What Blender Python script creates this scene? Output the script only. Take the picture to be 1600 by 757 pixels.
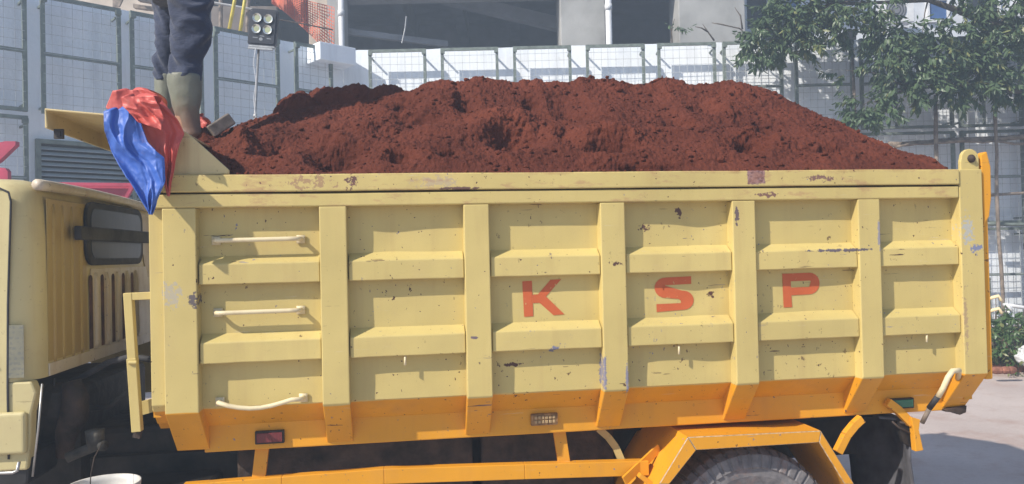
import bpy, bmesh, math, random
import numpy as np
from mathutils import Vector, Matrix
random.seed(7); rng = np.random.default_rng(11)
sc = bpy.context.scene
for o in list(bpy.data.objects): bpy.data.objects.remove(o)
R = math.radians
# ------------------------------------------------------------------ camera
F = 1200.0
def axes(yaw, pitch, roll):
    f = np.array([math.sin(yaw)*math.cos(pitch), math.cos(yaw)*math.cos(pitch), math.sin(pitch)])
    r = np.array([math.cos(yaw), -math.sin(yaw), 0.0]); u = np.cross(r, f)
    c, s = math.cos(roll), math.sin(roll)
    return c*r+s*u, -s*r+c*u, f
CR, CU, CF = axes(R(8.3212), R(0.7776), R(-1.2977))
CC = np.array([0.0, -3.0, 1.65])
cam = bpy.data.cameras.new('camera'); camo = bpy.data.objects.new('camera', cam); sc.collection.objects.link(camo)
cam.sensor_width = 36; cam.lens = 36*F/1600; cam.clip_end = 500; cam.clip_start = .05
camo.matrix_world = Matrix(((CR[0], CU[0], -CF[0], CC[0]), (CR[1], CU[1], -CF[1], CC[1]), (CR[2], CU[2], -CF[2], CC[2]), (0, 0, 0, 1)))
sc.camera = camo
# ------------------------------------------------------------------ light
SUN_EL = R(40)
to_sun = np.array([-.87, -.50, 0]); to_sun /= np.linalg.norm(to_sun)
to_sun = to_sun*math.cos(SUN_EL) + np.array([0, 0, math.sin(SUN_EL)])
w = bpy.data.worlds.new('World'); sc.world = w; w.use_nodes = True
nt = w.node_tree; nt.nodes.clear()
sky = nt.nodes.new('ShaderNodeTexSky'); sky.sky_type = 'NISHITA'; sky.sun_disc = False
sky.sun_elevation = SUN_EL; sky.sun_rotation = math.atan2(to_sun[0], to_sun[1])
sky.air_density = 1.0; sky.dust_density = .8; sky.ozone_density = 2.5
bg = nt.nodes.new('ShaderNodeBackground'); bg.inputs[1].default_value = .115
wo = nt.nodes.new('ShaderNodeOutputWorld')
nt.links.new(sky.outputs[0], bg.inputs[0]); nt.links.new(bg.outputs[0], wo.inputs[0])
sl = bpy.data.lights.new('sun', 'SUN'); sl.energy = 5.0; sl.angle = R(.8); sl.color = (1, .92, .80)
so = bpy.data.objects.new('sun', sl); sc.collection.objects.link(so)
so.rotation_euler = Vector(to_sun).to_track_quat('Z', 'Y').to_euler(); so.location = (-10, -8, 12)
sc.view_settings.view_transform = 'Standard'; sc.view_settings.look = 'None'
sc.view_settings.exposure = 0.46; sc.view_settings.gamma = 1; sc.view_settings.use_curve_mapping = False
sc.cycles.max_bounces = 8
# ------------------------------------------------------------------ pixel -> world helpers (photo pixels, known planes)
def ray(u, v): return (u-800)/F*CR - (v-378.5)/F*CU + CF
def P(u, v, Y=0.0):
    d = ray(u, v); return Vector(CC + (Y-CC[1])/d[1]*d)
def PX(u, v, X):
    d = ray(u, v); return Vector(CC + (X-CC[0])/d[0]*d)
def PZ(u, v, Z):
    d = ray(u, v); return Vector(CC + (Z-CC[2])/d[2]*d)
def G(u, v, depth): return Vector(CC + depth*ray(u, v))
def plane_hit(u, v, p0, n):
    d = ray(u, v); return Vector(CC + ((np.array(p0)-CC)@n)/(d@n)*d)
# ------------------------------------------------------------------ noise
_perm = rng.permutation(256); _perm = np.concatenate([_perm, _perm, _perm])
_grad = rng.normal(size=(256, 3)); _grad /= np.linalg.norm(_grad, axis=1)[:, None]
def perlin(p):
    p = np.asarray(p, float); i = np.floor(p).astype(int); f = p-i; i &= 255
    t = f*f*f*(f*(f*6-15)+10); out = 0
    for dx in (0, 1):
        for dy in (0, 1):
            for dz in (0, 1):
                h = _perm[_perm[_perm[(i[..., 0]+dx) & 255]+((i[..., 1]+dy) & 255)]+((i[..., 2]+dz) & 255)]
                g = _grad[h]; dd = f-np.array([dx, dy, dz]); dot = (g*dd).sum(-1)
                wx = t[..., 0] if dx else 1-t[..., 0]; wy = t[..., 1] if dy else 1-t[..., 1]; wz = t[..., 2] if dz else 1-t[..., 2]
                out = out+dot*wx*wy*wz
    return out
def fbm(p, o=4, g=.5):
    s = 0; a = 1
    for k in range(o): s = s+a*perlin(p*2**k+17.3*k); a *= g
    return s
def billow(p, o=4, g=.55):
    s = 0; a = 1
    for k in range(o): s = s+a*(np.abs(perlin(p*2**k+9.1*k))*2-.45); a *= g
    return s
# ------------------------------------------------------------------ mesh helpers
class MB:
    def __init__(s): s.v = []; s.f = []; s.m = []
    def add(s, vs, fs, m=0):
        n = len(s.v); s.v += [tuple(x) for x in vs]; s.f += [tuple(i+n for i in f) for f in fs]; s.m += [m]*len(fs); return s
    def box(s, x0, x1, y0, y1, z0, z1, m=0):
        v = [(x, y, z) for x in (x0, x1) for y in (y0, y1) for z in (z0, z1)]
        return s.add(v, [(0, 1, 3, 2), (4, 6, 7, 5), (0, 4, 5, 1), (2, 3, 7, 6), (0, 2, 6, 4), (1, 5, 7, 3)], m)
    def prism(s, poly, vec, m=0):
        n = len(poly); vec = Vector(vec); a = [Vector(p) for p in poly]; b = [p+vec for p in a]
        return s.add(a+b, [tuple(range(n))[::-1], tuple(range(n, 2*n))]+[(i, (i+1) % n, n+(i+1) % n, n+i) for i in range(n)], m)
    def bar(s, a, b, wd, ht=None, up=(0, 0, 1), m=0):
        a = Vector(a); b = Vector(b); ht = wd if ht is None else ht
        d = (b-a).normalized(); x = d.cross(Vector(up))
        if x.length < 1e-3: x = d.cross(Vector((0, 1, 0)))
        x.normalize(); y = x.cross(d)
        q = [x*wd/2+y*ht/2, -x*wd/2+y*ht/2, -x*wd/2-y*ht/2, x*wd/2-y*ht/2]
        return s.prism([a+k for k in q], b-a, m)
    def tube(s, pts, r, n=10, m=0, cap=True):
        pts = [Vector(p) for p in pts]; rs = r if isinstance(r, (list, tuple)) else [r]*len(pts)
        base = len(s.v); prev = None
        for i, p in enumerate(pts):
            t = (pts[min(i+1, len(pts)-1)]-pts[max(i-1, 0)]).normalized()
            if prev is None:
                x = t.cross(Vector((0, 0, 1)));
                if x.length < .05: x = t.cross(Vector((0, 1, 0)))
            else: x = prev-t*prev.dot(t)
            x.normalize(); prev = x; y = t.cross(x)
            for k in range(n):
                a = 2*math.pi*k/n; s.v.append(tuple(p+(x*math.cos(a)+y*math.sin(a))*rs[i]))
        for i in range(len(pts)-1):
            for k in range(n):
                s.f.append((base+i*n+k, base+i*n+(k+1) % n, base+(i+1)*n+(k+1) % n, base+(i+1)*n+k)); s.m.append(m)
        if cap:
            s.f.append(tuple(base+k for k in range(n))[::-1]); s.m.append(m)
            s.f.append(tuple(base+(len(pts)-1)*n+k for k in range(n))); s.m.append(m)
        return s
    def lathe(s, prof, c, axis='y', n=48, m=0, mod=None, amod=None):
        # prof: (radius, along) pairs
        base = len(s.v); c = Vector(c)
        for j, (r, a0_) in enumerate(prof):
            for k in range(n):
                t = 2*math.pi*k/n; rr = r*(mod(j, k) if mod else 1); a = a0_+(amod(j, k) if amod else 0)
                q = {'y': Vector((rr*math.cos(t), a, rr*math.sin(t))), 'z': Vector((rr*math.cos(t), rr*math.sin(t), a)), 'x': Vector((a, rr*math.cos(t), rr*math.sin(t)))}[axis]
                s.v.append(tuple(c+q))
        for j in range(len(prof)-1):
            for k in range(n):
                s.f.append((base+j*n+k, base+(j+1)*n+k, base+(j+1)*n+(k+1) % n, base+j*n+(k+1) % n)); s.m.append(m)
        return s
    def build(s, name, mats, parent=None, bevel=0, smooth=False, seg=2):
        me = bpy.data.meshes.new(name); me.from_pydata(s.v, [], s.f)
        mats = mats if isinstance(mats, (list, tuple)) else [mats]
        for k in mats: me.materials.append(k)
        me.polygons.foreach_set('material_index', s.m)
        bm = bmesh.new(); bm.from_mesh(me); bmesh.ops.recalc_face_normals(bm, faces=bm.faces); bm.to_mesh(me); bm.free()
        if smooth: me.polygons.foreach_set('use_smooth', [True]*len(me.polygons))
        o = bpy.data.objects.new(name, me); sc.collection.objects.link(o)
        if parent: o.parent = parent
        if bevel:
            b = o.modifiers.new('bevel', 'BEVEL'); b.width = bevel; b.segments = seg; b.limit_method = 'ANGLE'; b.angle_limit = R(30)
            b.harden_normals = False
        return o
def npmesh(name, V, Fq, mats, parent=None, smooth=True, midx=None):
    me = bpy.data.meshes.new(name); V = np.asarray(V, np.float32); Fq = np.asarray(Fq, np.int32)
    me.vertices.add(len(V)); me.vertices.foreach_set('co', V.ravel()); k = Fq.shape[1]
    me.loops.add(Fq.size); me.loops.foreach_set('vertex_index', Fq.ravel())
    me.polygons.add(len(Fq)); me.polygons.foreach_set('loop_start', np.arange(0, Fq.size, k, dtype=np.int32))
    me.polygons.foreach_set('loop_total', np.full(len(Fq), k, np.int32))
    for m in (mats if isinstance(mats, (list, tuple)) else [mats]): me.materials.append(m)
    if midx is not None: me.polygons.foreach_set('material_index', np.asarray(midx, np.int32))
    me.polygons.foreach_set('use_smooth', np.full(len(Fq), smooth)); me.update(); me.validate()
    o = bpy.data.objects.new(name, me); sc.collection.objects.link(o)
    if parent: o.parent = parent
    return o
def gridfaces(nu, nv, off=0):
    i = np.arange(nu-1)[:, None]*nv+np.arange(nv-1)[None, :]; i = i.ravel()+off
    return np.stack([i, i+nv, i+nv+1, i+1], 1)
def empty(name, loc=(0, 0, 0)):
    o = bpy.data.objects.new(name, None); sc.collection.objects.link(o); o.location = loc; o.empty_display_size = .1; return o
def tag(o, label=None, cat=None, group=None, kind=None):
    if label: o['label'] = label
    if cat: o['category'] = cat
    if group: o['group'] = group
    if kind: o['kind'] = kind
    return o
def anchor(root):
    bpy.context.view_layer.update()
    for c in root.children:
        c.matrix_parent_inverse = root.matrix_world.inverted()
# ------------------------------------------------------------------ materials
def newmat(name):
    m = bpy.data.materials.new(name); m.use_nodes = True; nt = m.node_tree; return m, nt, nt.nodes['Principled BSDF']
def N(nt, t, **k):
    n = nt.nodes.new(t)
    for a, b in k.items():
        if a.startswith('i_'): n.inputs[int(a[2:]) if a[2:].isdigit() else a[2:].replace('_', ' ')].default_value = b
        else: setattr(n, a, b)
    return n
def objco(nt, scale=(1, 1, 1)):
    g = N(nt, 'ShaderNodeNewGeometry'); mp = N(nt, 'ShaderNodeMapping'); mp.inputs['Scale'].default_value = scale
    nt.links.new(g.outputs['Position'], mp.inputs[0]); return mp.outputs[0]
def noise(nt, co, scale, detail=4, rough=.55):
    n = N(nt, 'ShaderNodeTexNoise'); n.inputs['Scale'].default_value = scale; n.inputs['Detail'].default_value = detail; n.inputs['Roughness'].default_value = rough
    nt.links.new(co, n.inputs['Vector']); return n.outputs['Fac']
def ramp(nt, fac, a, b, c0=(0, 0, 0, 1), c1=(1, 1, 1, 1)):
    r = N(nt, 'ShaderNodeValToRGB'); r.color_ramp.elements[0].position = a; r.color_ramp.elements[1].position = b
    r.color_ramp.elements[0].color = c0; r.color_ramp.elements[1].color = c1; nt.links.new(fac, r.inputs[0]); return r.outputs[0]
def mixc(nt, fac, a, b, mode='MIX'):
    m = N(nt, 'ShaderNodeMix', data_type='RGBA', blend_type=mode); L = nt.links
    if isinstance(fac, float): m.inputs[0].default_value = fac
    else: L.new(fac, m.inputs[0])
    for s, x in ((6, a), (7, b)):
        if isinstance(x, tuple): m.inputs[s].default_value = x if len(x) == 4 else x+(1,)
        else: L.new(x, m.inputs[s])
    return m.outputs[2]
def math_(nt, op, a, b=None, clamp=False):
    m = N(nt, 'ShaderNodeMath', operation=op); m.use_clamp = clamp
    for i, x in enumerate((a, b)):
        if x is None: continue
        if isinstance(x, (int, float)): m.inputs[i].default_value = x
        else: nt.links.new(x, m.inputs[i])
    return m.outputs[0]
def bump(nt, bsdf, h, st=.3, dist=.01):
    b = N(nt, 'ShaderNodeBump'); b.inputs['Strength'].default_value = st; b.inputs['Distance'].default_value = dist
    nt.links.new(h, b.inputs['Height'])
    nt.links.new(b.outputs[0], bsdf.inputs['Normal']); return b
def simple(name, col, rough=.6, metal=0, var=.12, vs=6, bst=.15, bd=.004, bs=40, spec=.5):
    m, nt, b = newmat(name); co = objco(nt)
    n = noise(nt, co, vs, 5); d = tuple(max(0, c*(1-var*2)) for c in col); l = tuple(min(1, c*(1+var)) for c in col)
    c = ramp(nt, n, .3, .7, d+(1,), l+(1,)); nt.links.new(c, b.inputs['Base Color'])
    b.inputs['Roughness'].default_value = rough; b.inputs['Metallic'].default_value = metal; b.inputs['Specular IOR Level'].default_value = spec
    if bst: bump(nt, b, noise(nt, co, bs, 4), bst, bd)
    return m
CREAM = (.575, .46, .175); ORANGE = (.74, .335, .018)
MARKS = {'bed_paint': [(.803, 1.16, .013, .10, (.22, .21, .27), .70), (.895, 1.13, .010, .09, (.24, .23, .28), .70), (-.84, 1.52, .07, .09, (.44, .39, .28), .76), (-.765, 1.50, .03, .05, (.12, .10, .10), .72),
    (2.43, 1.70, .05, .12, (.42, .42, .38), .76), (2.47, 1.62, .05, .04, (.20, .22, .34), .76), (.60, 1.262, .03, .02, (.18, .18, .26), .70), (.28, 1.32, .02, .008, (.16, .12, .14), .66), (1.86, 1.628, .22, .010, (.12, .10, .12), .68), (.86, 1.60, .05, .03, (.10, .05, .04), .80),
    (2.41, 1.30, .02, .25, (.42, .30, .16), .78), (1.28, 1.455, .025, .025, (.09, .04, .03), .79), (.44, 1.20, .05, .012, (.09, .04, .03), .68), (2.015, 1.68, .012, .10, (.30, .28, .30), .70), (1.38, 1.78, .015, .06, (.14, .10, .10), .72), (1.15, 1.80, .02, .05, (.10, .05, .04), .74), (1.0, 1.74, .04, .03, (.10, .05, .04), .76)],
    'cap_paint': [(-.33, 1.93, .14, .05, (.38, .25, .13), .79), (-.18, 1.935, .04, .05, (.14, .07, .06), .79), (.15, 1.93, .14, .04, (.46, .37, .22), .78), (.24, 1.905, .10, .008, (.16, .09, .07), .62), (1.52, 1.865, .10, .02, (.20, .11, .08), .77), (1.75, 1.93, .15, .03, (.20, .11, .09), .84)]}
def paint(name, base, low=None, zsplit=1.083, chips=1.0, dirt=.5, patch=False, rust=(.075, .032, .022)):
    m, nt, b = newmat(name); L = nt.links; co = objco(nt)
    big = noise(nt, co, 1.7, 4); dk = tuple(x*.86 for x in base); lt = tuple(min(1, x*1.06) for x in base)
    col = ramp(nt, big, .3, .7, dk+(1,), lt+(1,))
    g = N(nt, 'ShaderNodeNewGeometry'); sp = N(nt, 'ShaderNodeSeparateXYZ'); L.new(g.outputs['Position'], sp.inputs[0])
    if low:
        wob = noise(nt, co, 9, 2); z = math_(nt, 'ADD', sp.outputs[2], math_(nt, 'MULTIPLY', math_(nt, 'SUBTRACT', wob, .5), .012))
        k = math_(nt, 'MULTIPLY', math_(nt, 'SUBTRACT', zsplit, z), 400, True)
        lowc = ramp(nt, noise(nt, co, 4, 5), .3, .7, tuple(x*.8 for x in low)+(1,), low+(1,))
        col = mixc(nt, k, col, lowc)
    # grime: streaks running down, dust clouds
    st = noise(nt, objco(nt, (14, 14, 1.2)), 1, 5, .6)
    s1 = math_(nt, 'MULTIPLY', ramp(nt, st, .52, .78), dirt*.42)
    col = mixc(nt, s1, col, (.30, .16, .08))
    cl = noise(nt, co, 5.5, 7, .7); s2 = math_(nt, 'MULTIPLY', ramp(nt, cl, .52, .75), dirt*.30)
    col = mixc(nt, s2, col, (.36, .24, .15))
    # pale rubbed marks, horizontal scratches
    sc1 = noise(nt, objco(nt, (2.2, 6, 30)), 1.3, 6, .7); k3 = math_(nt, 'MULTIPLY', ramp(nt, sc1, .66, .70), .35*chips)
    col = mixc(nt, k3, col, (.62, .55, .45))
    # chips of paint: bigger flakes only in patches, small pits everywhere
    zone = ramp(nt, noise(nt, co, 2.3, 3), .44, .62)
    f1 = noise(nt, objco(nt, (46, 46, 34)), 1, 4, .6); chip = math_(nt, 'MULTIPLY', ramp(nt, f1, .665, .675), zone)
    f2 = noise(nt, co, 75, 1, .5); pit = ramp(nt, f2, .755, .765)
    f3 = noise(nt, objco(nt, (5, 20, 60)), 1, 4, .6); scr = math_(nt, 'MULTIPLY', ramp(nt, f3, .68, .69), zone)
    allc = math_(nt, 'MULTIPLY', math_(nt, 'MAXIMUM', math_(nt, 'MAXIMUM', chip, pit), scr), chips, True)
    col = mixc(nt, allc, col, ramp(nt, noise(nt, co, 4, 2), .52, .62, rust+(1,), (.20, .19, .26, 1)))
    for (cx, cz, rx_, rz_, cc_, th) in MARKS.get(name, []):
        dx = math_(nt, 'MULTIPLY', math_(nt, 'SUBTRACT', sp.outputs[0], cx), 1/rx_); dz = math_(nt, 'MULTIPLY', math_(nt, 'SUBTRACT', sp.outputs[2], cz), 1/rz_)
        q_ = math_(nt, 'SUBTRACT', 1.0, math_(nt, 'ADD', math_(nt, 'MULTIPLY', dx, dx), math_(nt, 'MULTIPLY', dz, dz)), True)
        nn_ = noise(nt, co, 55, 4, .65); k_ = math_(nt, 'MULTIPLY', math_(nt, 'SUBTRACT', math_(nt, 'ADD', nn_, math_(nt, 'MULTIPLY', q_, .35)), th), 25, True); k_ = math_(nt, 'MULTIPLY', k_, math_(nt, 'MULTIPLY', q_, 6, True))
        col = mixc(nt, k_, col, cc_)
    if patch:
        def band(v, a, c, s=260): return math_(nt, 'MULTIPLY', math_(nt, 'MULTIPLY', math_(nt, 'SUBTRACT', v, a), s, True), math_(nt, 'MULTIPLY', math_(nt, 'SUBTRACT', c, v), s, True))
        j = math_(nt, 'MULTIPLY', math_(nt, 'SUBTRACT', noise(nt, co, 60, 4, .7), .5), .03)
        xx = math_(nt, 'ADD', sp.outputs[0], j); kk = math_(nt, 'MULTIPLY', band(xx, 1.425, 1.505), math_(nt, 'MULTIPLY', math_(nt, 'SUBTRACT', math_(nt, 'ADD', sp.outputs[2], j), 1.907), 200, True))
        col = mixc(nt, kk, col, ramp(nt, noise(nt, co, 90, 5), .35, .6, (.12, .06, .06, 1), (.32, .20, .19, 1)))
        # red soil smeared along the top edge
        edge = math_(nt, 'MULTIPLY', math_(nt, 'SUBTRACT', math_(nt, 'ADD', sp.outputs[2], math_(nt, 'MULTIPLY', noise(nt, co, 7, 5, .7), .07)), 1.993), 40, True)
        col = mixc(nt, math_(nt, 'MULTIPLY', edge, .75), col, (.22, .07, .04))
        sm = math_(nt, 'MULTIPLY', ramp(nt, noise(nt, objco(nt, (5, 3, 14)), 1, 6, .75), .54, .62), .45)
        col = mixc(nt, sm, col, (.36, .17, .11))
    L.new(col, b.inputs['Base Color'])
    rr = ramp(nt, cl, .3, .8, (.38, .38, .38, 1), (.62, .62, .62, 1)); L.new(rr, b.inputs['Roughness'])
    b.inputs['Specular IOR Level'].default_value = .4
    h = math_(nt, 'ADD', math_(nt, 'MULTIPLY', noise(nt, co, 3.5, 2), 2.0), math_(nt, 'SUBTRACT', math_(nt, 'MULTIPLY', noise(nt, co, 90, 3), .12), math_(nt, 'MULTIPLY', allc, .15)))
    bump(nt, b, h, .28, .010)
    return m
M = {}
M['bed'] = paint('bed_paint', CREAM, ORANGE)
M['cap'] = paint('cap_paint', CREAM, None, patch=True, chips=1)
M['orange'] = paint('orange_paint', ORANGE, None, chips=.9, dirt=.45)
M['cream'] = paint('cream_paint', CREAM, None, chips=.6)
M['cab'] = paint('cab_paint', (.60, .52, .27), None, chips=.3, dirt=.7)
M['pale'] = paint('pale_paint', (.72, .62, .40), None, chips=.4)
M['faded'] = paint('faded_paint', (.64, .58, .48), None, chips=.9, dirt=1.2)
M['rust'] = simple('rust', (.16, .055, .02), .8, var=.35, vs=25, bst=.5)
M['amber'] = paint('amber_paint', (.45, .34, .13), None, chips=.3, dirt=.8)
M['letter'] = simple('letter_red', (.68, .085, .018), .5, var=.12, vs=9, bst=.1)
M['black'] = simple('black_metal', (.018, .018, .02), .6, var=.4, vs=12, bst=.4, bs=25)
M['grease'] = simple('greasy_metal', (.028, .023, .02), .65, var=.5, vs=9, bst=.6, bs=20, bd=.01)
M['iron'] = simple('brown_iron', (.055, .036, .027), .75, var=.45, vs=12, bst=.7, bs=30, bd=.01)
M['rubber'] = simple('rubber', (.04, .04, .045), .75, var=.5, vs=7, bst=.5, bs=18, bd=.006)
M['darkgreen'] = simple('dark_green_cloth', (.028, .036, .026), .8, var=.35, vs=8, bst=.5, bs=9, bd=.03)
M['steel'] = simple('bare_steel', (.42, .42, .42), .4, .7, var=.15, vs=20, bst=.1)
M['concrete'] = simple('concrete', (.36, .36, .35), .85, var=.14, vs=1.6, bst=.4, bs=14, bd=.01)
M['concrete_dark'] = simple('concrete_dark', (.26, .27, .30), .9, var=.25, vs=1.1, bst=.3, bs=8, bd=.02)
M['concrete_warm'] = simple('concrete_warm', (.52, .44, .36), .85, var=.12, vs=3, bst=.3, bs=20, bd=.01)
M['trellis'] = simple('trellis_green', (.17, .205, .185), .55, var=.2, vs=14, bst=.2)
M['wire'] = simple('wire', (.50, .54, .56), .5, .0, var=.15, vs=9, bst=0)
M['white'] = simple('white_plastic', (.72, .73, .75), .45, var=.06, vs=6, bst=.1)
M['pink'] = simple('crimson_paint', (.42, .035, .085), .5, var=.15, vs=5, bst=.1)
M['yellowpole'] = simple('yellow_pole', (.62, .50, .05), .5, var=.15, vs=9, bst=.1)
M['skin'] = simple('skin', (.30, .15, .09), .6, var=.08, vs=20, bst=.1)
M['hair'] = simple('hair', (.012, .010, .009), .6, var=.2, vs=60, bst=.4, bs=120)
M['wood'] = simple('weathered_wood', (.26, .21, .17), .85, var=.3, vs=16, bst=.5, bs=40)
M['bark'] = simple('bark', (.12, .095, .075), .9, var=.35, vs=18, bst=.8, bs=30, bd=.02)
M['bluepane'] = simple('blue_glass', (.06, .13, .32), .15, var=.2, vs=2, bst=0)
M['brick'] = simple('kerb_brick', (.34, .14, .09), .9, var=.25, vs=12, bst=.5, bs=25, bd=.01)
M['ochre'] = paint('ochre_paint', (.62, .50, .25), None, chips=.7, dirt=1.0)

def soil_mat():
    m, nt, b = newmat('red_soil'); co = objco(nt); L = nt.links
    c = ramp(nt, noise(nt, co, 3.0, 6, .65), .3, .7, (.085, .023, .014, 1), (.178, .050, .029, 1))
    c = mixc(nt, math_(nt, 'MULTIPLY', ramp(nt, noise(nt, co, 45, 4, .7), .5, .72), .5), c, (.18, .055, .036))
    c = mixc(nt, math_(nt, 'MULTIPLY', ramp(nt, noise(nt, co, 12, 4, .6), .5, .75), .5), c, (.065, .018, .013))
    L.new(c, b.inputs['Base Color']); b.inputs['Roughness'].default_value = .95; b.inputs['Specular IOR Level'].default_value = .15
    h = math_(nt, 'ADD', noise(nt, co, 60, 6, .7), math_(nt, 'MULTIPLY', noise(nt, co, 170, 4, .7), .5))
    bump(nt, b, h, .9, .012); return m
M['soil'] = soil_mat()
def wall_mat():
    m, nt, b = newmat('whitewashed_wall'); co = objco(nt); L = nt.links
    c = ramp(nt, noise(nt, co, .8, 6, .6), .3, .75, (.80, .87, .94, 1), (.91, .94, .98, 1))
    st = ramp(nt, noise(nt, objco(nt, (3, 3, .35)), 1.3, 6, .65), .5, .75); c = mixc(nt, math_(nt, 'MULTIPLY', st, .45), c, (.42, .45, .50))
    c = mixc(nt, math_(nt, 'MULTIPLY', ramp(nt, noise(nt, co, 9, 6, .7), .58, .75), .3), c, (.46, .46, .46))
    L.new(c, b.inputs['Base Color']); b.inputs['Roughness'].default_value = .85
    bump(nt, b, noise(nt, co, 18, 6, .6), .4, .01); return m
M['wall'] = wall_mat()
def ground_mat():
    m, nt, b = newmat('dusty_concrete_ground'); co = objco(nt); L = nt.links
    c = ramp(nt, noise(nt, co, .55, 7, .62), .3, .72, (.45, .375, .345, 1), (.62, .54, .505, 1))
    c = mixc(nt, math_(nt, 'MULTIPLY', ramp(nt, noise(nt, co, 1.9, 6, .7), .5, .7), .55), c, (.36, .205, .15))
    c = mixc(nt, math_(nt, 'MULTIPLY', ramp(nt, noise(nt, co, 26, 5, .7), .5, .8), .3), c, (.20, .17, .15))
    L.new(c, b.inputs['Base Color']); b.inputs['Roughness'].default_value = .9
    bump(nt, b, noise(nt, co, 30, 6, .7), .5, .01); return m
M['ground'] = ground_mat()
def tyre_mat():
    m, nt, b = newmat('muddy_tyre'); co = objco(nt); L = nt.links
    c = ramp(nt, noise(nt, co, 24, 5, .65), .3, .75, (.11, .108, .12, 1), (.24, .23, .235, 1))
    c = mixc(nt, math_(nt, 'MULTIPLY', ramp(nt, noise(nt, co, 11, 6, .7), .55, .7), .6), c, (.26, .15, .12))
    L.new(c, b.inputs['Base Color']); b.inputs['Roughness'].default_value = .85; bump(nt, b, noise(nt, co, 60, 5, .7), .5, .006); return m
M['tyre'] = tyre_mat()
def plastic_sheet(name, col):
    m, nt, b = newmat(name); co = objco(nt); L = nt.links
    c = ramp(nt, noise(nt, co, 6, 5), .3, .7, tuple(x*.82 for x in col)+(1,), col+(1,))
    c = mixc(nt, math_(nt, 'MULTIPLY', ramp(nt, noise(nt, co, 14, 6, .7), .58, .75), .35), c, (.40, .24, .2))
    L.new(c, b.inputs['Base Color']); b.inputs['Roughness'].default_value = .5; b.inputs['Specular IOR Level'].default_value = .45
    h = math_(nt, 'ADD', noise(nt, objco(nt, (9, 9, 3.5)), 1.6, 3, .5), math_(nt, 'MULTIPLY', noise(nt, co, 34, 3), .15)); bump(nt, b, h, .45, .02); return m
M['tarp_red'] = plastic_sheet('tarp_red', (.62, .11, .09)); M['tarp_blue'] = plastic_sheet('tarp_blue', (.05, .135, .50))
def cloth(name, col, rough=.9):
    m, nt, b = newmat(name); co = objco(nt)
    c = ramp(nt, noise(nt, co, 8, 5), .3, .7, tuple(x*.7 for x in col)+(1,), col+(1,)); nt.links.new(c, b.inputs['Base Color'])
    b.inputs['Roughness'].default_value = rough; b.inputs['Sheen Weight'].default_value = .2
    bump(nt, b, math_(nt, 'ADD', noise(nt, objco(nt, (6, 6, 16)), 1.5, 5, .6), math_(nt, 'MULTIPLY', noise(nt, co, 160, 2), .12)), .7, .02); return m
M['navy'] = cloth('navy_cloth', (.028, .040, .085)); M['shirt'] = cloth('grey_shirt', (.12, .14, .16))
def boot_mat():
    m, nt, b = newmat('olive_rubber'); co = objco(nt); L = nt.links
    g = N(nt, 'ShaderNodeNewGeometry'); sp = N(nt, 'ShaderNodeSeparateXYZ'); L.new(g.outputs['Position'], sp.inputs[0])
    c = ramp(nt, noise(nt, co, 9, 4), .3, .7, (.135, .14, .11, 1), (.20, .21, .165, 1))
    k = math_(nt, 'MULTIPLY', math_(nt, 'SUBTRACT', math_(nt, 'ADD', 2.30, math_(nt, 'MULTIPLY', noise(nt, co, 16, 5, .7), .16)), sp.outputs[2]), 9, True)
    c = mixc(nt, math_(nt, 'MULTIPLY', k, .7), c, (.16, .06, .035)); L.new(c, b.inputs['Base Color']); b.inputs['Roughness'].default_value = .55; bump(nt, b, noise(nt, co, 12, 4), .35, .012); return m
M['boot'] = boot_mat()
def leaf_mat(name, c0, c1):
    m, nt, b = newmat(name); co = objco(nt)
    c = ramp(nt, noise(nt, co, 7, 5, .7), .32, .68, c0+(1,), c1+(1,)); nt.links.new(c, b.inputs['Base Color'])
    b.inputs['Roughness'].default_value = .42; b.inputs['Specular IOR Level'].default_value = .5
    tr = N(nt, 'ShaderNodeBsdfTranslucent'); nt.links.new(c, tr.inputs[0]); mx = N(nt, 'ShaderNodeMixShader'); mx.inputs[0].default_value = .25
    out = nt.nodes['Material Output']; nt.links.new(b.outputs[0], mx.inputs[1]); nt.links.new(tr.outputs[0], mx.inputs[2]); nt.links.new(mx.outputs[0], out.inputs[0]); return m
M['leaf'] = leaf_mat('leaf', (.055, .095, .055), (.12, .18, .08)); M['leaf_pale'] = leaf_mat('leaf_pale', (.12, .15, .05), (.25, .26, .10)); M['leaf_bush'] = leaf_mat('leaf_bush', (.05, .10, .03), (.11, .19, .06))
def glass_dark():
    m, nt, b = newmat('dark_glass'); b.inputs['Base Color'].default_value = (.02, .023, .027, 1); b.inputs['Roughness'].default_value = .3
    b.inputs['Specular IOR Level'].default_value = .12; co = objco(nt); bump(nt, b, noise(nt, co, 5, 3), .2, .01); return m
M['glass'] = glass_dark()
def lens_mat(name, col, rough=.25):
    m, nt, b = newmat(name); b.inputs['Base Color'].default_value = col+(1,); b.inputs['Roughness'].default_value = rough
    wv = N(nt, 'ShaderNodeTexWave', wave_type='BANDS', bands_direction='X'); wv.inputs['Scale'].default_value = 60; nt.links.new(objco(nt), wv.inputs[0]); bump(nt, b, wv.outputs[1], .5, .004); return m
M['lens_red'] = lens_mat('lens_red', (.16, .03, .035)); M['lens_green'] = lens_mat('lens_green', (.03, .17, .10)); M['lens_clear'] = lens_mat('lens_clear', (.42, .30, .16), .4)
def led_mat():
    m, nt, b = newmat('led_reflector'); b.inputs['Base Color'].default_value = (.75, .77, .72, 1); b.inputs['Metallic'].default_value = .8; b.inputs['Roughness'].default_value = .25; return m
M['led'] = led_mat()
M['ledcore'] = simple('led_core', (.38, .42, .26), .5, var=.1, bst=0)
def net_mat(): return simple('orange_net', (.62, .16, .09), .7, var=.15, vs=4, bst=0)
M['net'] = net_mat()

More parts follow.
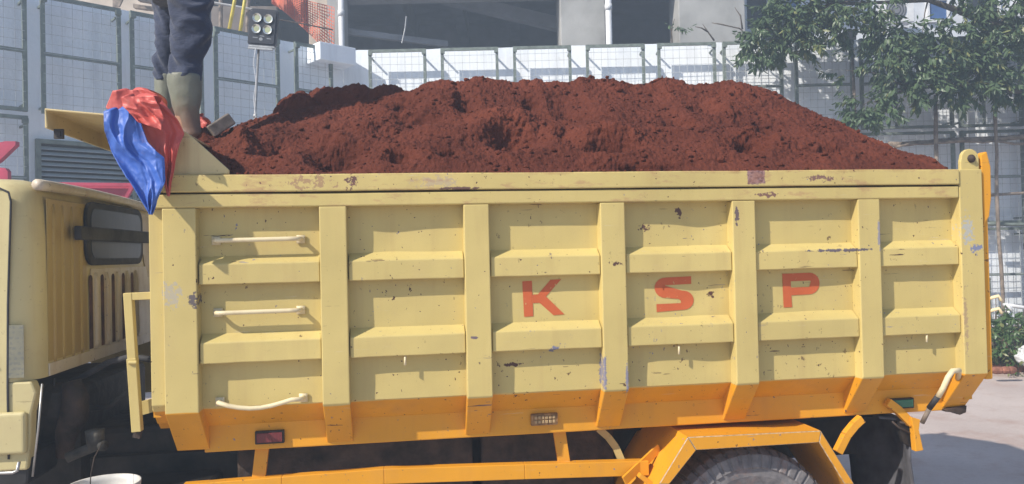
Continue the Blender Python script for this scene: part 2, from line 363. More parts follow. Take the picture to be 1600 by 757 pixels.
# ================================================================== SETTING
m = MB(); m.add([(-60, -40, 0), (80, -40, 0), (80, 70, 0), (-60, 70, 0)], [(0, 1, 2, 3)]); tag(m.build('ground', M['ground']), kind='structure')
ZT = 4.8
A1 = PZ(107, 0, ZT); A2 = PZ(513, 76, ZT); dl = (A2-A1); dl.z = 0; dl.normalize()
B1 = PZ(590, 79, ZT); B2 = PZ(1340, 62, ZT); db = (B2-B1); db.z = 0; db.normalize()
nl = Vector((dl.y, -dl.x, 0)); nb = Vector((db.y, -db.x, 0))    # towards the camera
# corner where the two walls meet
t = ((B1-A1).x*db.y-(B1-A1).y*db.x)/(dl.x*db.y-dl.y*db.x); CORN = A1+dl*t; CORN.z = 0
def wall_uv(u, v, which, off=0.0):
    p0, n = (A1, nl) if which == 'l' else (B1, nb)
    return plane_hit(u, v, np.array(p0+n*off), np.array(n))
# retaining walls with a coping of uneven height
def wall(name, a, b, n, label, thick=.25):
    mb = MB(); L = (b-a).length; d = (b-a).normalized(); k = max(2, int(L/.25)); tops = [ZT+float(perlin(np.array([i*.37, 3.3, 1.2])))*.035 for i in range(k+1)]
    for i in range(k):
        p = a+d*L*i/k; q = a+d*L*(i+1)/k
        mb.add([p, q, q+Vector((0, 0, tops[i+1])), p+Vector((0, 0, tops[i])), p-n*thick, q-n*thick, q-n*thick+Vector((0, 0, tops[i+1])), p-n*thick+Vector((0, 0, tops[i]))],
               [(0, 1, 2, 3), (5, 4, 7, 6), (3, 2, 6, 7), (0, 4, 5, 1)]+([(0, 3, 7, 4)] if i == 0 else [])+([(1, 5, 6, 2)] if i == k-1 else []))
    o = mb.build(name, M['wall']); tag(o, label, 'wall'); return o
wall('retaining_wall', CORN-dl*9, CORN, nl, 'tall shaded white wall on the left running diagonally behind the truck cab')
wall('retaining_wall', CORN+db*.01, CORN+db*14, nb, 'tall sunlit white wall facing the camera behind the soil heap')
# ledge block in the corner
a = wall_uv(517, 76, 'l', .0); 
mb = MB(); p = CORN+nl*.02; mb.prism([p-dl*.62+Vector((0, 0, 4.50)), p-dl*.02+Vector((0, 0, 4.50)), p-dl*.02+Vector((0, 0, 4.76)), p-dl*.62+Vector((0, 0, 4.76))], nl*.38)
tag(mb.build('concrete_ledge', M['wall'], bevel=.01), 'small white concrete box ledge high in the corner of the two walls', 'ledge')
# louvred vent in the left wall
q0 = wall_uv(62, 225, 'l', .01); q1 = wall_uv(232, 248, 'l', .01); zt_, x0_, x1_ = q0.z, 0, (q1-q0).dot(dl)
vent = empty('louvre_vent', (q0.x, q0.y, zt_-1.0)); tag(vent, 'grey louvred ventilation grille in the shaded wall above the cab roof', 'vent')
mb = MB(); zb_ = zt_-1.05
def onl(s, z, off): return Vector((q0.x, q0.y, 0))+dl*s+nl*off+Vector((0, 0, z))
mb.prism([onl(0, zb_, .005), onl(x1_, zb_, .005), onl(x1_, zt_, .005), onl(0, zt_, .005)], nl*.01); mb.build('backing', M['black'], vent)
mb = MB()
for (s0, s1, z0, z1) in ((-.05, 0, zb_-.05, zt_+.05), (x1_, x1_+.05, zb_-.05, zt_+.05), (0, x1_, zt_, zt_+.05), (0, x1_, zb_-.05, zb_)):
    mb.prism([onl(s0, z0, .0), onl(s1, z0, .0), onl(s1, z1, .0), onl(s0, z1, .0)], nl*.07)
mb.build('frame', M['trellis'], vent)
mb = MB(); k = int((zt_-zb_)/.062)
for i in range(k):
    z = zt_-.035-i*.062
    mb.prism([onl(0, z, .02), onl(0, z+.006, .02), onl(0, z-.030, .062), onl(0, z-.036, .062)], dl*x1_)
mb.build('slats', simple('grey_slat', (.36, .40, .42), .5, var=.08, bst=0), vent)
anchor(vent)
# trellis frames
def trellis(a, d, n, s0, s1, z0, z1, label, group, name='trellis_frame', mid=True, midpost=False):
    root = empty(name, tuple(a+d*s0+n*.0+Vector((0, 0, z0)))); tag(root, label, 'trellis', group)
    off = .24; bw = .042; mb = MB()
    def q(s, z, o=off): return Vector((a.x, a.y, 0))+d*s+n*o+Vector((0, 0, z))
    up = n
    bd = .055; of2 = off-bd/2+.02
    mb.bar(q(s0+bw/2, z0, of2), q(s0+bw/2, z1, of2), bw, bd, n); mb.bar(q(s1-bw/2, z0, of2), q(s1-bw/2, z1, of2), bw, bd, n)
    mb.bar(q(s0+bw, z1-bw/2, of2), q(s1-bw, z1-bw/2, of2), bw*.94, bd*.96, n); mb.bar(q(s0+bw, z0+bw/2, of2), q(s1-bw, z0+bw/2, of2), bw*.94, bd*.96, n)
    if mid: zm = (z0+z1)/2; mb.bar(q(s0+bw, zm), q(s1-bw, zm), bw*.9, bw*.9, n)
    if midpost: sm = (s0*.62+s1*.38); mb.bar(q(sm, z0+bw), q(sm, (z0+z1)/2-bw), bw*.8, bw*.8, n)
    mb.build('frame', M['trellis'], root)
    for s in (s0+.03, s1-.03):
        for z in (z1-.10, z0+.08): mb = MB(); mb.bar(q(s, z, .0), q(s, z, off-.076), .022, .022); mb.build('wall_bracket', M['trellis'], root)
        mb = MB(); mb.bar(q(s, z1-.06, .235), q(s, z1-.06, .285), .06, .055); mb.build('corner_clamp', M['trellis'], root)
    mb = MB(); wv = .0026; k = max(2, round((s1-s0)/.112))
    for i in range(1, k):
        s = s0+(s1-s0)*i/k+random.uniform(-.006, .006); mb.bar(q(s, z0+.02, off+.012), q(s+random.uniform(-.01, .01), z1-.02, off+.012), wv*2, wv*2, n)
    k = round((z1-z0)/.118)
    for i in range(1, k):
        z = z0+(z1-z0)*i/k+random.uniform(-.006, .006); mb.bar(q(s0+.02, z, off+.018), q(s1-.02, z+random.uniform(-.01, .01), off+.018), wv*2, wv*2, n)
    mb.build('wire_mesh', M['wire'], root); anchor(root); return root
def su(u, which, off=.24):
    p = wall_uv(u, 150, which, off); a, d = (CORN, dl) if which == 'l' else (CORN, db); return (p-a-(nl if which == 'l' else nb)*off).dot(d)
ordn = ['first', 'second', 'third', 'fourth', 'fifth', 'sixth', 'seventh', 'eighth', 'ninth', 'tenth', 'eleventh']
zrows = [(ZT-.055-1.37, ZT-.055), (1.92, ZT-.055-1.42), (.45, 1.86)]
rown = ['top', 'middle', 'bottom']
for i, (u0, u1) in enumerate([(462, 520), (336, 437), (205, 318), (65, 190), (-95, 43)]):
    s0, s1 = su(u0, 'l'), su(u1, 'l')
    for r in range(3 if i > 2 else 2):
        dz = -.01
        if i == 3 and r > 0 : continue
        trellis(CORN, dl, nl, s0, s1, zrows[r][0]+dz, zrows[r][1]+dz, 'green-grey wire trellis frame, %s from the corner on the shaded left wall, %s row' % (ordn[i], rown[r]), 'trellis frames on the walls')
ff = [(577, 667), (690, 780), (803, 894), (917, 1009), (1029, 1120), (1131, 1224), (1243, 1335), (1345, 1489), (1499, 1598), (1612, 1715), (1728, 1820)]
for i, (u0, u1) in enumerate(ff):
    s0, s1 = su(u0, 'b'), su(u1, 'b')
    for r in range(3):
        if r == 1 and i < 6: continue
        if r == 2 and i < 8: continue
        trellis(CORN, db, nb, s0, s1, zrows[r][0], zrows[r][1], 'green-grey wire trellis frame on the camera-facing white wall, %s from the corner, %s row' % (ordn[i], rown[r]), 'trellis frames on the walls', mid=i > 4, midpost=i > 6)
# planting bed with kerb on the right
kp = [PZ(1500, 588, 0), PZ(1600, 580, 0)]; ky = 5.66
mb = MB(); mb.box(5.2, 16, ky, ky+.13, 0, .12); 
mb = MB()
x = 5.2
kk = 0
while x < 14:
    L = random.uniform(.36, .42); mb.box(x, x+L-.012, ky+random.uniform(-.01, .01), ky+.13, 0, .12+random.uniform(-.008, .008)); x += L
tag(mb.build('kerb', M['brick'], bevel=.012), kind='structure')
nx, ny = 160, 60; X, Y = np.meshgrid(np.linspace(4.2, 16, nx), np.linspace(ky+.10, 9.2, ny), indexing='ij')
Zs = .06+.24*np.clip((Y-ky)/1.6, 0, 1)+.05*fbm(np.stack([X*2.2, Y*2.2, X*0], -1), 5)
tag(npmesh('planting_bed', np.stack([X, Y, Zs], -1).reshape(-1, 3), gridfaces(nx, ny), simple('bed_soil', (.20, .085, .05), .95, var=.3, vs=5, bst=.8, bs=30, bd=.02)), kind='structure')

# added in place of lens veil, lifts far tones: pale haze box round everything
hz_m = bpy.data.materials.new('veil_haze'); hz_m.use_nodes = True; hnt = hz_m.node_tree; hnt.nodes.clear()
hv = hnt.nodes.new('ShaderNodeVolumePrincipled'); hv.inputs['Color'].default_value = (.68, .82, 1, 1); hv.inputs['Density'].default_value = .019; hv.inputs['Anisotropy'].default_value = .2
ho = hnt.nodes.new('ShaderNodeOutputMaterial'); hnt.links.new(hv.outputs[0], ho.inputs['Volume'])
mb = MB(); mb.box(-62, 82, -42, 72, -1.0, 9.7); tag(mb.build('veil_haze', hz_m), kind='stuff')

# ================================================================== BUILDINGS BEHIND
def GB(u, v, depth): return G(u, v, depth)
fx = Vector(CR); fx.z = 0; fx.normalize(); fy = Vector((-fx.y, fx.x, 0)); C0 = Vector((CC[0], CC[1], 0))
def CS(lat, dep, z): return C0+fx*lat+fy*dep+Vector((0, 0, z))
def lat(u, dep): return (u-800)/F*dep
def cbox(mb, l0, l1, d0, d1, z0, z1, m=0):
    return mb.prism([CS(l0, d0, z0), CS(l1, d0, z0), CS(l1, d1, z0), CS(l0, d1, z0)], (0, 0, z1-z0), m)
bld = empty('concrete_building', tuple(CS(0, 16, 0))); tag(bld, 'unfinished concrete building with wide dark openings above the white wall', 'building')
D = 15.5
mb = MB(); cbox(mb, lat(884, D), lat(955, D), D, D+1.2, 0, 9); mb.build('column', M['concrete'], bld, bevel=.02)
mb = MB(); cbox(mb, lat(1068, D), lat(1172, D), D-.1, D+.8, 0, 9); mb.build('column', M['concrete'], bld, bevel=.02)
mb = MB(); cbox(mb, lat(40, D), lat(300, D), D+.2, D+.9, 0, 9); mb.build('wall', M['concrete_warm'], bld); mb = MB(); cbox(mb, lat(430, D), lat(548, D), D+.3, D+.7, 0, 5.4); cbox(mb, lat(520, D), lat(546, D), D-.05, D+.3, 0, 9); mb.build('wall', M['concrete'], bld)
mb = MB(); cbox(mb, lat(488, D), lat(519, D), D+.05, D+.3, 0, 9); mb.build('column', M['concrete_warm'], bld, bevel=.02)
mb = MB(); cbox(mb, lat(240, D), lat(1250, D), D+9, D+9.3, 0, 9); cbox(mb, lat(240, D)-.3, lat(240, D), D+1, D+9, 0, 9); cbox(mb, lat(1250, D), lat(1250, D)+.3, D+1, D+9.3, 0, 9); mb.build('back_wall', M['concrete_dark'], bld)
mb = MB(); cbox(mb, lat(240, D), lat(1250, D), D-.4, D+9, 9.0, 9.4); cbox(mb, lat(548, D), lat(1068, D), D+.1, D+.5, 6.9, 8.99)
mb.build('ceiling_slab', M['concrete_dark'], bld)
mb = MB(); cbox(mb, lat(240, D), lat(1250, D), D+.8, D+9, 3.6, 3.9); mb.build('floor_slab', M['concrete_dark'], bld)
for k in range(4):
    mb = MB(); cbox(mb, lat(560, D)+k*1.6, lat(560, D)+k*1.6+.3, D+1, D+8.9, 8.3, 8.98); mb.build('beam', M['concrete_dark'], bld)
mb = MB(); mb.bar(G(690, -5, D+2.2), G(885, 42, D+2.2), .28, .28); mb.build('stair_stringer', M['concrete_dark'], bld)
mb = MB(); mb.bar(G(700, 70, D+.9), G(545, 50, D+.9), .12, .12); mb.build('beam', M['concrete_dark'], bld)
anchor(bld)
for (ua, ub, lab) in ((536, 545, 'white drainpipe left of the wide dark opening'), (955, 965, 'white drainpipe beside the bare concrete column')):
    dd = D-.35; l = lat((ua+ub)/2, dd); rr = (ub-ua)/2*dd/F; mb = MB(); mb.tube([CS(l, dd, 0), CS(l, dd, 9)], rr, 14); 
    for z in (5.0, 6.4): mb.tube([CS(l, dd, z), CS(l, dd, z+.12)], rr*1.18, 14)
    tag(mb.build('drainpipe', M['white'], smooth=True), lab, 'pipe', 'white drainpipes')
mb = MB(); mb.tube([G(628, 68, 13.2), G(633, 45, 13.2), G(635, 26, 13.2)], .012, 6); tag(mb.build('steel_rod', M['steel']), 'thin pale rod standing up in front of the dark opening', 'rod')
# right hand building
rb = empty('white_building', tuple(CS(lat(1400, 17), 17, 0))); tag(rb, 'white building with dark windows behind the tree on the right', 'building')
D2 = 17.0; mb = MB(); cbox(mb, lat(1172, D2), lat(1210, D2), D2+.2, D2+6, 0, 9); cbox(mb, lat(1262, D2), lat(1410, D2), D2, D2+6, 0, 9); cbox(mb, lat(1410, D2), lat(1800, D2), D2, D2+6, 0, 9)
cbox(mb, lat(1210, D2), lat(1262, D2), D2+.1, D2+6, 0, 5.9); mb.build('wall', simple('pale_render', (.60, .63, .68), .8, var=.08, vs=2, bst=.1), rb)
for (u0, u1, v0, v1, mt) in ((1176, 1208, -90, 45, 'glass'), (1211, 1261, -90, 12, 'bluepane'), (1300, 1352, -80, 8, 'glass'), (1462, 1490, 0, 30, 'bluepane'), (1520, 1570, -60, 20, 'glass'), (1600, 1660, -60, 20, 'glass')):
    dd = D2-.03; l0, l1 = lat(u0, dd), lat(u1, dd); z1 = G(u0, v0, dd).z; z0 = G(u0, v1, dd).z
    mb = MB(); cbox(mb, l0, l1, dd, D2+.09, z0, z1); wn = mb.build('window', M[mt], rb)
    mb = MB(); 
    for a_ in ((l0-.05, l0, z0, z1), (l1, l1+.05, z0, z1), (l0-.05, l1+.05, z0-.06, z0), (l0-.05, l1+.05, z1, z1+.05)): cbox(mb, a_[0], a_[1], dd-.05, D2+.0, a_[2], a_[3])
    mb.build('frame', M['white'], wn)
anchor(rb)
def local_children(o):
    for c in o.children:
        c.matrix_parent_inverse = Matrix(); 
ac = empty('air_conditioner', tuple(G(1415, 30, D2-.6))); tag(ac, 'white air conditioner outdoor unit seen through the leaves', 'air conditioner')
mb = MB(); dd = D2-.65; l0, l1 = lat(1392, dd), lat(1440, dd); z0 = G(1415, 33, dd).z; z1 = G(1415, -6, dd).z; cbox(mb, l0, l1, dd, dd+.3, z0, z1); mb.build('casing', M['white'], ac, bevel=.015)
mb = MB(); cc = CS((l0*.6+l1*.4), dd-.01, (z0+z1)/2)
for r in (.21, .15, .09): mb.tube([cc+fx*(r*math.cos(t))+Vector((0, 0, r*math.sin(t))) for t in np.linspace(0, 2*math.pi, 25)], .008, 6)
mb.build('fan_guard', M['black'], ac)
mb = MB(); 
mb.prism([cc-fy*(-.004)+fx*(.2*math.cos(t))+Vector((0, 0, .2*math.sin(t))) for t in np.linspace(0, 2*math.pi, 25)[:-1]], fy*.004); mb.build('fan_recess', M['concrete_dark'], ac); anchor(ac)
# dark sheet roof just above the wall by the tree
mb = MB(); mb.prism([G(1308, 54, 13.5), G(1338, 46, 13.5), G(1338, 62, 13.5), G(1310, 62, 13.5)], fy*.8); tag(mb.build('sheet_roof', M['black']), 'dark sloping sheet roof just above the white wall behind the tree', 'roof')
# site clutter top left: scaffold, poles, net, boards
sd = empty('scaffold', tuple(CS(lat(360, 13), 13, 0))); tag(sd, 'weathered scaffold of pipes with a brown backdrop of interior shade above the shaded left wall', 'scaffold')
for (a_, b_) in (((345, -40), (345, 120)), ((388, -40), (386, 120))): mb = MB(); mb.tube([G(*a_, 13), G(*b_, 13)], .035, 8); mb.build('upright', M['wood'], sd)
for (a_, b_) in (((325, 3), (435, 22)), ((325, 6-30), (430, -14))): mb = MB(); mb.tube([G(*a_, 12.9), G(*b_, 12.9)], .022, 8); mb.build('rail', M['steel'], sd)
mb = MB(); mb.prism([G(330, 10, 14.5), G(432, 10, 14.5), G(432, 95, 14.5), G(330, 95, 14.5)], fy*.1); mb.build('interior_shade', simple('brown_interior_shade', (.19, .16, .14), .9, var=.2, vs=3), sd); anchor(sd)  # brown sheet behind the pipes, its colour standing in for the dark interior's shade
mb = MB(); mb.prism([G(176, -30, 12), G(206, -30, 12), G(186, 11, 12), G(176, 11, 12)], fy*.03); mb.prism([G(215, -6, 12.2), G(300, 8, 12.2), G(300, 14, 12.2), G(215, 1, 12.2)], fy*.1); mb.prism([G(208, 6, 12.3), G(300, 20, 12.3), G(300, 24, 12.3), G(208, 12, 12.3)], fy*.1)
tag(mb.build('timber_stack', M['wood']), 'leaning weathered boards above the left wall beside the standing man', 'timber')
for (u0, v0, u1, v1, lab) in ((372, -8, 355, 43, 'yellow pole leaning above the wall, left one of the pair'), (385, 0, 373, 45, 'faded yellow pole leaning above the wall, right beside the floodlight')):
    mb = MB(); mb.tube([G(u0+2, v0-30, 12.6), G(u1, v1+20, 12.6)], .028, 10); tag(mb.build('yellow_pole', M['yellowpole'], smooth=True), lab, 'pole', 'yellow poles above the wall')
# orange safety net: sagging lattice
mb = MB(); nu_, nv_ = 26, 14
def netp(i, j):
    a = i/nu_; b = j/nv_; u = 425+a*97; top = -12+a*24; bot = top+ (18+62*a**1.3)
    v = top+(bot-top)*b; return G(u, v, 13.4+.35*math.sin(a*9+b*5)*.3+.1*math.sin(a*23))
for i in range(nu_+1):
    for j in range(nv_+1):
        if i < nu_: mb.bar(netp(i, j), netp(i+1, j), .012, .012)
        if j < nv_: mb.bar(netp(i, j), netp(i, j+1), .012, .012)
tag(mb.build('safety_net', M['net']), 'torn orange plastic safety net hanging beside the pale column', 'net')
mb = MB(); mb.tube([G(385, 22, 13.1), G(470, 37, 13.1), G(520, 47, 13.1)], .012, 6); tag(mb.build('steel_rod', M['iron']), 'rusty horizontal rod holding up the orange net', 'rod')
# pink/crimson steel frame behind the cab
mb = MB(); mb.prism([G(96, 285, 7.2), G(206, 287, 7.2), G(196, 311, 7.2), G(165, 306, 7.2)], fy*.05)
mb.bar(G(92, 288, 7.15), G(212, 289, 7.15), .03, .03); mb.bar(G(209, 289, 7.15), G(195, 314, 7.15), .03, .03)
tag(mb.build('crimson_panel', M['pink']), 'crimson steel panel poking up behind the cab roof', 'panel')
mb = MB(); mb.prism([G(-60, 236, 7.0), G(8, 221, 7.0), G(24, 221, 7.0), G(24, 227, 7.0), G(-2, 252, 7.0), G(-60, 290, 7.0)], fy*.06); mb.prism([G(-20, 260, 7.0), G(8, 263, 7.0), G(12, 268, 7.0), G(12, 300, 7.0), G(-20, 300, 7.0)], fy*.05)
tag(mb.build('crimson_panel', M['pink']), 'pointed crimson panel cut off by the left edge above the cab', 'panel')

# ================================================================== FLOODLIGHT
FD = 7.4; fl = empty('floodlight', tuple(CS(lat(402, FD), FD, 0))); tag(fl, 'black floodlight with four round lamps on a thin steel pole', 'floodlight')
ctr = G(410.5, 43, FD); th = R(4.5); ex = (Vector(CR)*math.cos(th)-Vector(CU)*math.sin(th)); ez = (Vector(CU)*math.cos(th)+Vector(CR)*math.sin(th)); ey = Vector(CF)
pxm = FD/F
def fp(a, b, c=0): return ctr+ex*a*pxm+ez*b*pxm+ey*c
def rrect(w_, h_, r, n=5): return [(sx*(w_-r)+r*math.cos(t), sy*(h_-r)+r*math.sin(t)) for sx, sy, t0 in ((1, 1, 0), (-1, 1, 90), (-1, -1, 180), (1, -1, 270)) for t in np.radians(np.linspace(t0, t0+90, n))]
mb = MB(); mb.prism([fp(a, b, 0) for a, b in rrect(22, 28.5, 4)], ey*.05); mb.prism([fp(a, b, -.008) for a, b in rrect(20, 26, 3)], ey*.0075); mb.build('housing', simple('lamp_black', (.018, .022, .035), .45, var=.1, bst=0), fl, bevel=.003)
for (a, b) in ((-9, 13.5), (8.5, 13.0), (-9, -3.5), (8.5, -4)):
    mb = MB(); base = fp(a, b, -.009); n_ = 24
    for (r0, h0, r1, h1) in ((7.3, -.010, 7.0, -.013), (7.0, -.013, 4.0, -.002), (4.0, -.002, 4.0, -.001)):
        i0 = len(mb.v)
        for r_, h_ in ((r0, h0), (r1, h1)):
            for k in range(n_): t_ = 2*math.pi*k/n_; mb.v.append(tuple(base+(ex*math.cos(t_)+ez*math.sin(t_))*r_*pxm+ey*h_))
        for k in range(n_): mb.f.append((i0+k, i0+(k+1) % n_, i0+n_+(k+1) % n_, i0+n_+k)); mb.m.append(0)
    lp = mb.build('lamp', M['led'], fl, smooth=True)
    mb = MB(); mb.prism([base+(ex*math.cos(t_)+ez*math.sin(t_))*4.2*pxm-ey*.0015 for t_ in np.linspace(0, 2*math.pi, 20)[:-1]], -ey*.003); mb.build('chip', M['ledcore'], lp)
mb = MB()
for (a, b, w_) in ((-14, -17.5, 8), (-3, -14.5, 7), (8, -18, 7)): mb.prism([fp(a, b, -.0095), fp(a+w_, b-.3, -.0095), fp(a+w_, b+.9, -.0095), fp(a, b+1.2, -.0095)], ey*.001)
mb.prism([fp(-1+3*math.cos(t_), -19+2.6*math.sin(t_), -.0095) for t_ in np.linspace(0, 2*math.pi, 12)[:-1]], ey*.001)
mb.build('markings', simple('grey_print', (.25, .27, .30), .5, bst=0), fl)
mb = MB(); mb.prism([fp(-20, -28.5, 0), fp(20, -28.5, 0), fp(20, -31, 0), fp(-20, -31, 0)], ey*.06); mb.prism([fp(-20, -32, -.01), fp(18, -32, -.01), fp(18, -35, -.01), fp(-20, -35, -.01)], ey*.03); mb.build('bracket', M['steel'], fl)
mb = MB(); a = G(404, 76, FD+.03); b = G(398, 190, FD+.03); b2 = a+(b-a)*((0-a.z)/(b.z-a.z)); mb.tube([a, b2], .0115, 12); mb.tube([a+(b-a)*.9, a+(b-a)*.95], .017, 12); mb.build('pole', M['steel'], fl, smooth=True)
mb = MB()
for k in range(3): t_ = k*2.1+.4; mb.tube([b2+Vector((0, 0, .5)), b2+Vector((.4*math.cos(t_), .4*math.sin(t_), .01))], .011, 8)
mb.build('tripod_legs', M['steel'], fl)
mb = MB(); mb.tube([G(398+1.5*math.sin(v_/9), v_, FD-.01) for v_ in range(76, 200, 8)], .003, 6); mb.build('cable', M['white'], fl, smooth=True)
anchor(fl)

# ================================================================== DUMP TRUCK
truck = empty('dump_truck', (0.2, .95, 0)); tag(truck, 'yellow and orange dump truck loaded high with red soil', 'dump truck')
BW = 1.90   # body depth (Y)
ZC0, ZC1 = 1.898, 1.966      # cap rail
bedp = MB()
prof = [(.055, 1.90), (.055, 1.088), (.12, 1.005), (.14, 1.005), (.075, 1.096), (.075, 1.90)]
# near side sheet as a gently dented grid
nx_, nz_ = 260, 60; xs = np.linspace(-.93, 2.50, nx_); zs_ = np.linspace(1.088, 1.90, nz_); XX, ZZ = np.meshgrid(xs, zs_, indexing='ij')
dent = .004*fbm(np.stack([XX*1.9, ZZ*2.6, XX*0+4.4], -1), 3)
for (cx, cz, r_, a_) in ((1.25, 1.77, .09, .018), (1.22, 1.44, .07, .012), (.95, 1.25, .10, .014), (1.30, 1.22, .08, .016), (-.02, 1.72, .10, .012), (1.75, 1.44, .12, .012), (2.2, 1.75, .1, .01)):
    dent += .6*a_*np.exp(-((XX-cx)**2+(ZZ-cz)**2)/r_**2)
edge = np.minimum(1, (ZZ-1.088)/.06)
VV = np.stack([XX, .055+np.clip(dent, -.012, .03)*edge, ZZ], -1).reshape(-1, 3)
npan = npmesh('dump_body', VV, gridfaces(nx_, nz_), M['bed'], truck)
b_ = bedp
b_.prism([Vector((-.93, y, z)) for y, z in [(.055, 1.088), (.15, .999), (.16, .999), (.07, 1.10)]], (3.43, 0, 0))
b_.box(-.93, 2.5, .085, .095, 1.10, 1.90)                      # inner skin
b_.box(-.93, 2.5, BW-.06, BW, .95, 1.93); b_.box(-.928, -.90, .06, BW-.06, 1.06, 2.11); b_.box(-.86, 2.49, .16, BW-.1, .94, .97)
b_.box(2.47, 2.508, .10, BW-.06, .95, 1.05)
tub = b_.build('tub', M['bed'], npan)
for i, (x0, x1) in enumerate([(-.87, -.75), (-.302, -.200), (.25, .35), (.80, .902), (1.36, 1.46), (1.921, 2.021), (2.397, 2.508)]):
    zt = 1.966 if i == 6 else 1.842; zc = 1.079 if i in (0, 6) else 1.088
    mb = MB(); mb.prism([Vector((x0, y, z)) for y, z in [(0, zt), (0, zc), (.145, .910), (.16, .910), (.16, 1.0), (.06, 1.09), (.06, zt)]], (x1-x0, 0, 0))
    mb.build('post', M['bed'], npan, bevel=.004)
mb = MB(); mb.prism([Vector((-.925, y, z)) for y, z in [(.028, 1.842), (.028, 1.11), (.09, 1.03), (.11, 1.03), (.08, 1.10), (.08, 1.842)]], (.054, 0, 0)); mb.build('corner_strip', M['bed'], npan, bevel=.003)
bays = [(-.748, -.304), (-.198, .248), (.352, .798), (.904, 1.358), (1.462, 1.919), (2.023, 2.395)]
for zt, zb, zk in ((1.631, 1.554, 1.671), (1.337, 1.259, 1.379)):
    for (x0, x1) in bays:
        mb = MB(); y0 = .012; jit = random.uniform(-.001, .001)
        L = [Vector((x0, .07, zk)), Vector((x0+.002, y0, zt+jit)), Vector((x0+.002, y0, zb+jit)), Vector((x0, .07, zb+.004))]
        Rr = [Vector((x1, .07, zk)), Vector((x1, y0, zt)), Vector((x1, y0, zb)), Vector((x1, .07, zb+.004))]
        n_ = 14; vs = []
        for k in range(n_+1):
            s = k/n_; d_ = .0022*float(perlin(np.array([(x0+s)*4, zt*3, 1.7])))
            for a, b in zip(L, Rr): q = a.lerp(b, s); vs.append(q+Vector((0, d_, d_*.8)))
        fs = [(k*4+j, k*4+(j+1) % 4, (k+1)*4+(j+1) % 4, (k+1)*4+j) for k in range(n_) for j in range(4)]+[(0, 1, 2, 3), tuple(n_*4+j for j in (3, 2, 1, 0))]
        mb.add(vs, fs); mb.build('rib', M['bed'], npan, bevel=.004)
def wavy_rail(name, x0, x1, y0, y1, z0, z1, mt, seed, amp=.0025, n=60):
    mb = MB(); vs = []
    for k in range(n+1):
        x = x0+(x1-x0)*k/n; a = amp*float(fbm(np.array([x*2.2, seed, .5]), 3)); b = amp*float(fbm(np.array([x*2.2, seed+5, .5]), 3))
        vs += [(x, y0+b, z1+a), (x, y0+b, z0+a*.6), (x, y1, z0+a*.6), (x, y1, z1+a)]
    fs = [(k*4+j, k*4+(j+1) % 4, (k+1)*4+(j+1) % 4, (k+1)*4+j) for k in range(n) for j in range(4)]+[(0, 1, 2, 3), tuple(n*4+j for j in (3, 2, 1, 0))]
    mb.add(vs, fs); return mb.build(name, mt, npan, bevel=.005)
wavy_rail('top_rail', -.93, 2.394, -.008, .088, 1.900, 1.966, M['cap'], 1.0)
wavy_rail('lower_rail', -.93, 2.394, -.001, .084, 1.843, 1.894, M['cap'], 7.0)
wavy_rail('sill', -.77, 2.42, .148, .22, .896, 1.004, M['orange'], 3.0)
wavy_rail('far_rail', -.93, 2.5, BW-.07, BW+.02, 1.90, 1.966, M['cream'], 3.0)
# letters K S P, traced flat paint on the side sheet
def letter(polys, nm='letter'):
    bm = bmesh.new()
    for poly, hole in polys:
        pts = [P(u, v, .0535) for u, v in poly]
        vs = [bm.verts.new((p.x, .0, p.z)) for p in pts]; f = bm.faces.new(vs)
    me = bpy.data.meshes.new(nm); 
    bmesh.ops.triangulate(bm, faces=bm.faces)
    bmesh.ops.subdivide_edges(bm, edges=bm.edges, cuts=7, use_grid_fill=True); bmesh.ops.triangulate(bm, faces=bm.faces)
    for v in bm.verts:
        x, z = v.co.x, v.co.z; d_ = .004*float(fbm(np.array([x*1.9, z*2.6, 4.4]), 3))
        for (cx, cz, r_, a_) in ((1.25, 1.77, .09, .018), (1.22, 1.44, .07, .012), (.95, 1.25, .10, .014), (1.30, 1.22, .08, .016), (-.02, 1.72, .10, .012), (1.75, 1.44, .12, .012), (2.2, 1.75, .1, .01)):
            d_ += .6*a_*math.exp(-((x-cx)**2+(z-cz)**2)/r_**2)
        v.co.y = .055+max(-.012, min(.03, d_))-.0018
    bm.to_mesh(me); bm.free(); me.materials.append(M['letter_paint'])
    o = bpy.data.objects.new(nm, me); sc.collection.objects.link(o); o.parent = npan; return o
def letpaint():
    m, nt, b = newmat('letter_paint'); co = objco(nt); L = nt.links
    c = ramp(nt, noise(nt, co, 9, 4), .3, .7, (.50, .105, .03, 1), (.60, .13, .04, 1))
    c = mixc(nt, math_(nt, 'MULTIPLY', ramp(nt, noise(nt, co, 48, 3), .68, .70), .8), c, (.55, .42, .18)); L.new(c, b.inputs['Base Color']); b.inputs['Roughness'].default_value = .5; return m
M['letter_paint'] = letpaint()
def arc(cx, cy, rx, ry, a0, a1, n=9): return [(cx+rx*math.cos(R(t)), cy+ry*math.sin(R(t))) for t in np.linspace(a0, a1, n)]
letter([([(816, 440), (831, 439), (833.3, 494.5), (819, 495.5)], 0), ([(840.5, 460.2), (860, 437.5), (877, 436.5), (853, 463.5)], 0),
        ([(832.1, 460.8), (840.5, 460.2), (853, 463.5), (843, 473.5), (832.7, 474)], 0), ([(853, 463.5), (882, 491.5), (865, 493), (843, 473.5)], 0)])
# S from overlapping-free strokes: outline polygon
S = [(1080, 432), (1080.5, 444)]+[(1041, 446)]+arc(1040, 450, 6, 5, -90, -270, 6)+[(1066, 454.5)]+arc(1068, 469.5, 17, 15, -90, 90, 10)+[(1026, 488), (1025.5, 475.5), (1064, 474)]+arc(1064, 469.5, 5.5, 4.5, 90, -90, 6)+[(1042, 466)]+arc(1040, 450, 17.5, 16, 90, 270, 10)
letter([(S, 0)])
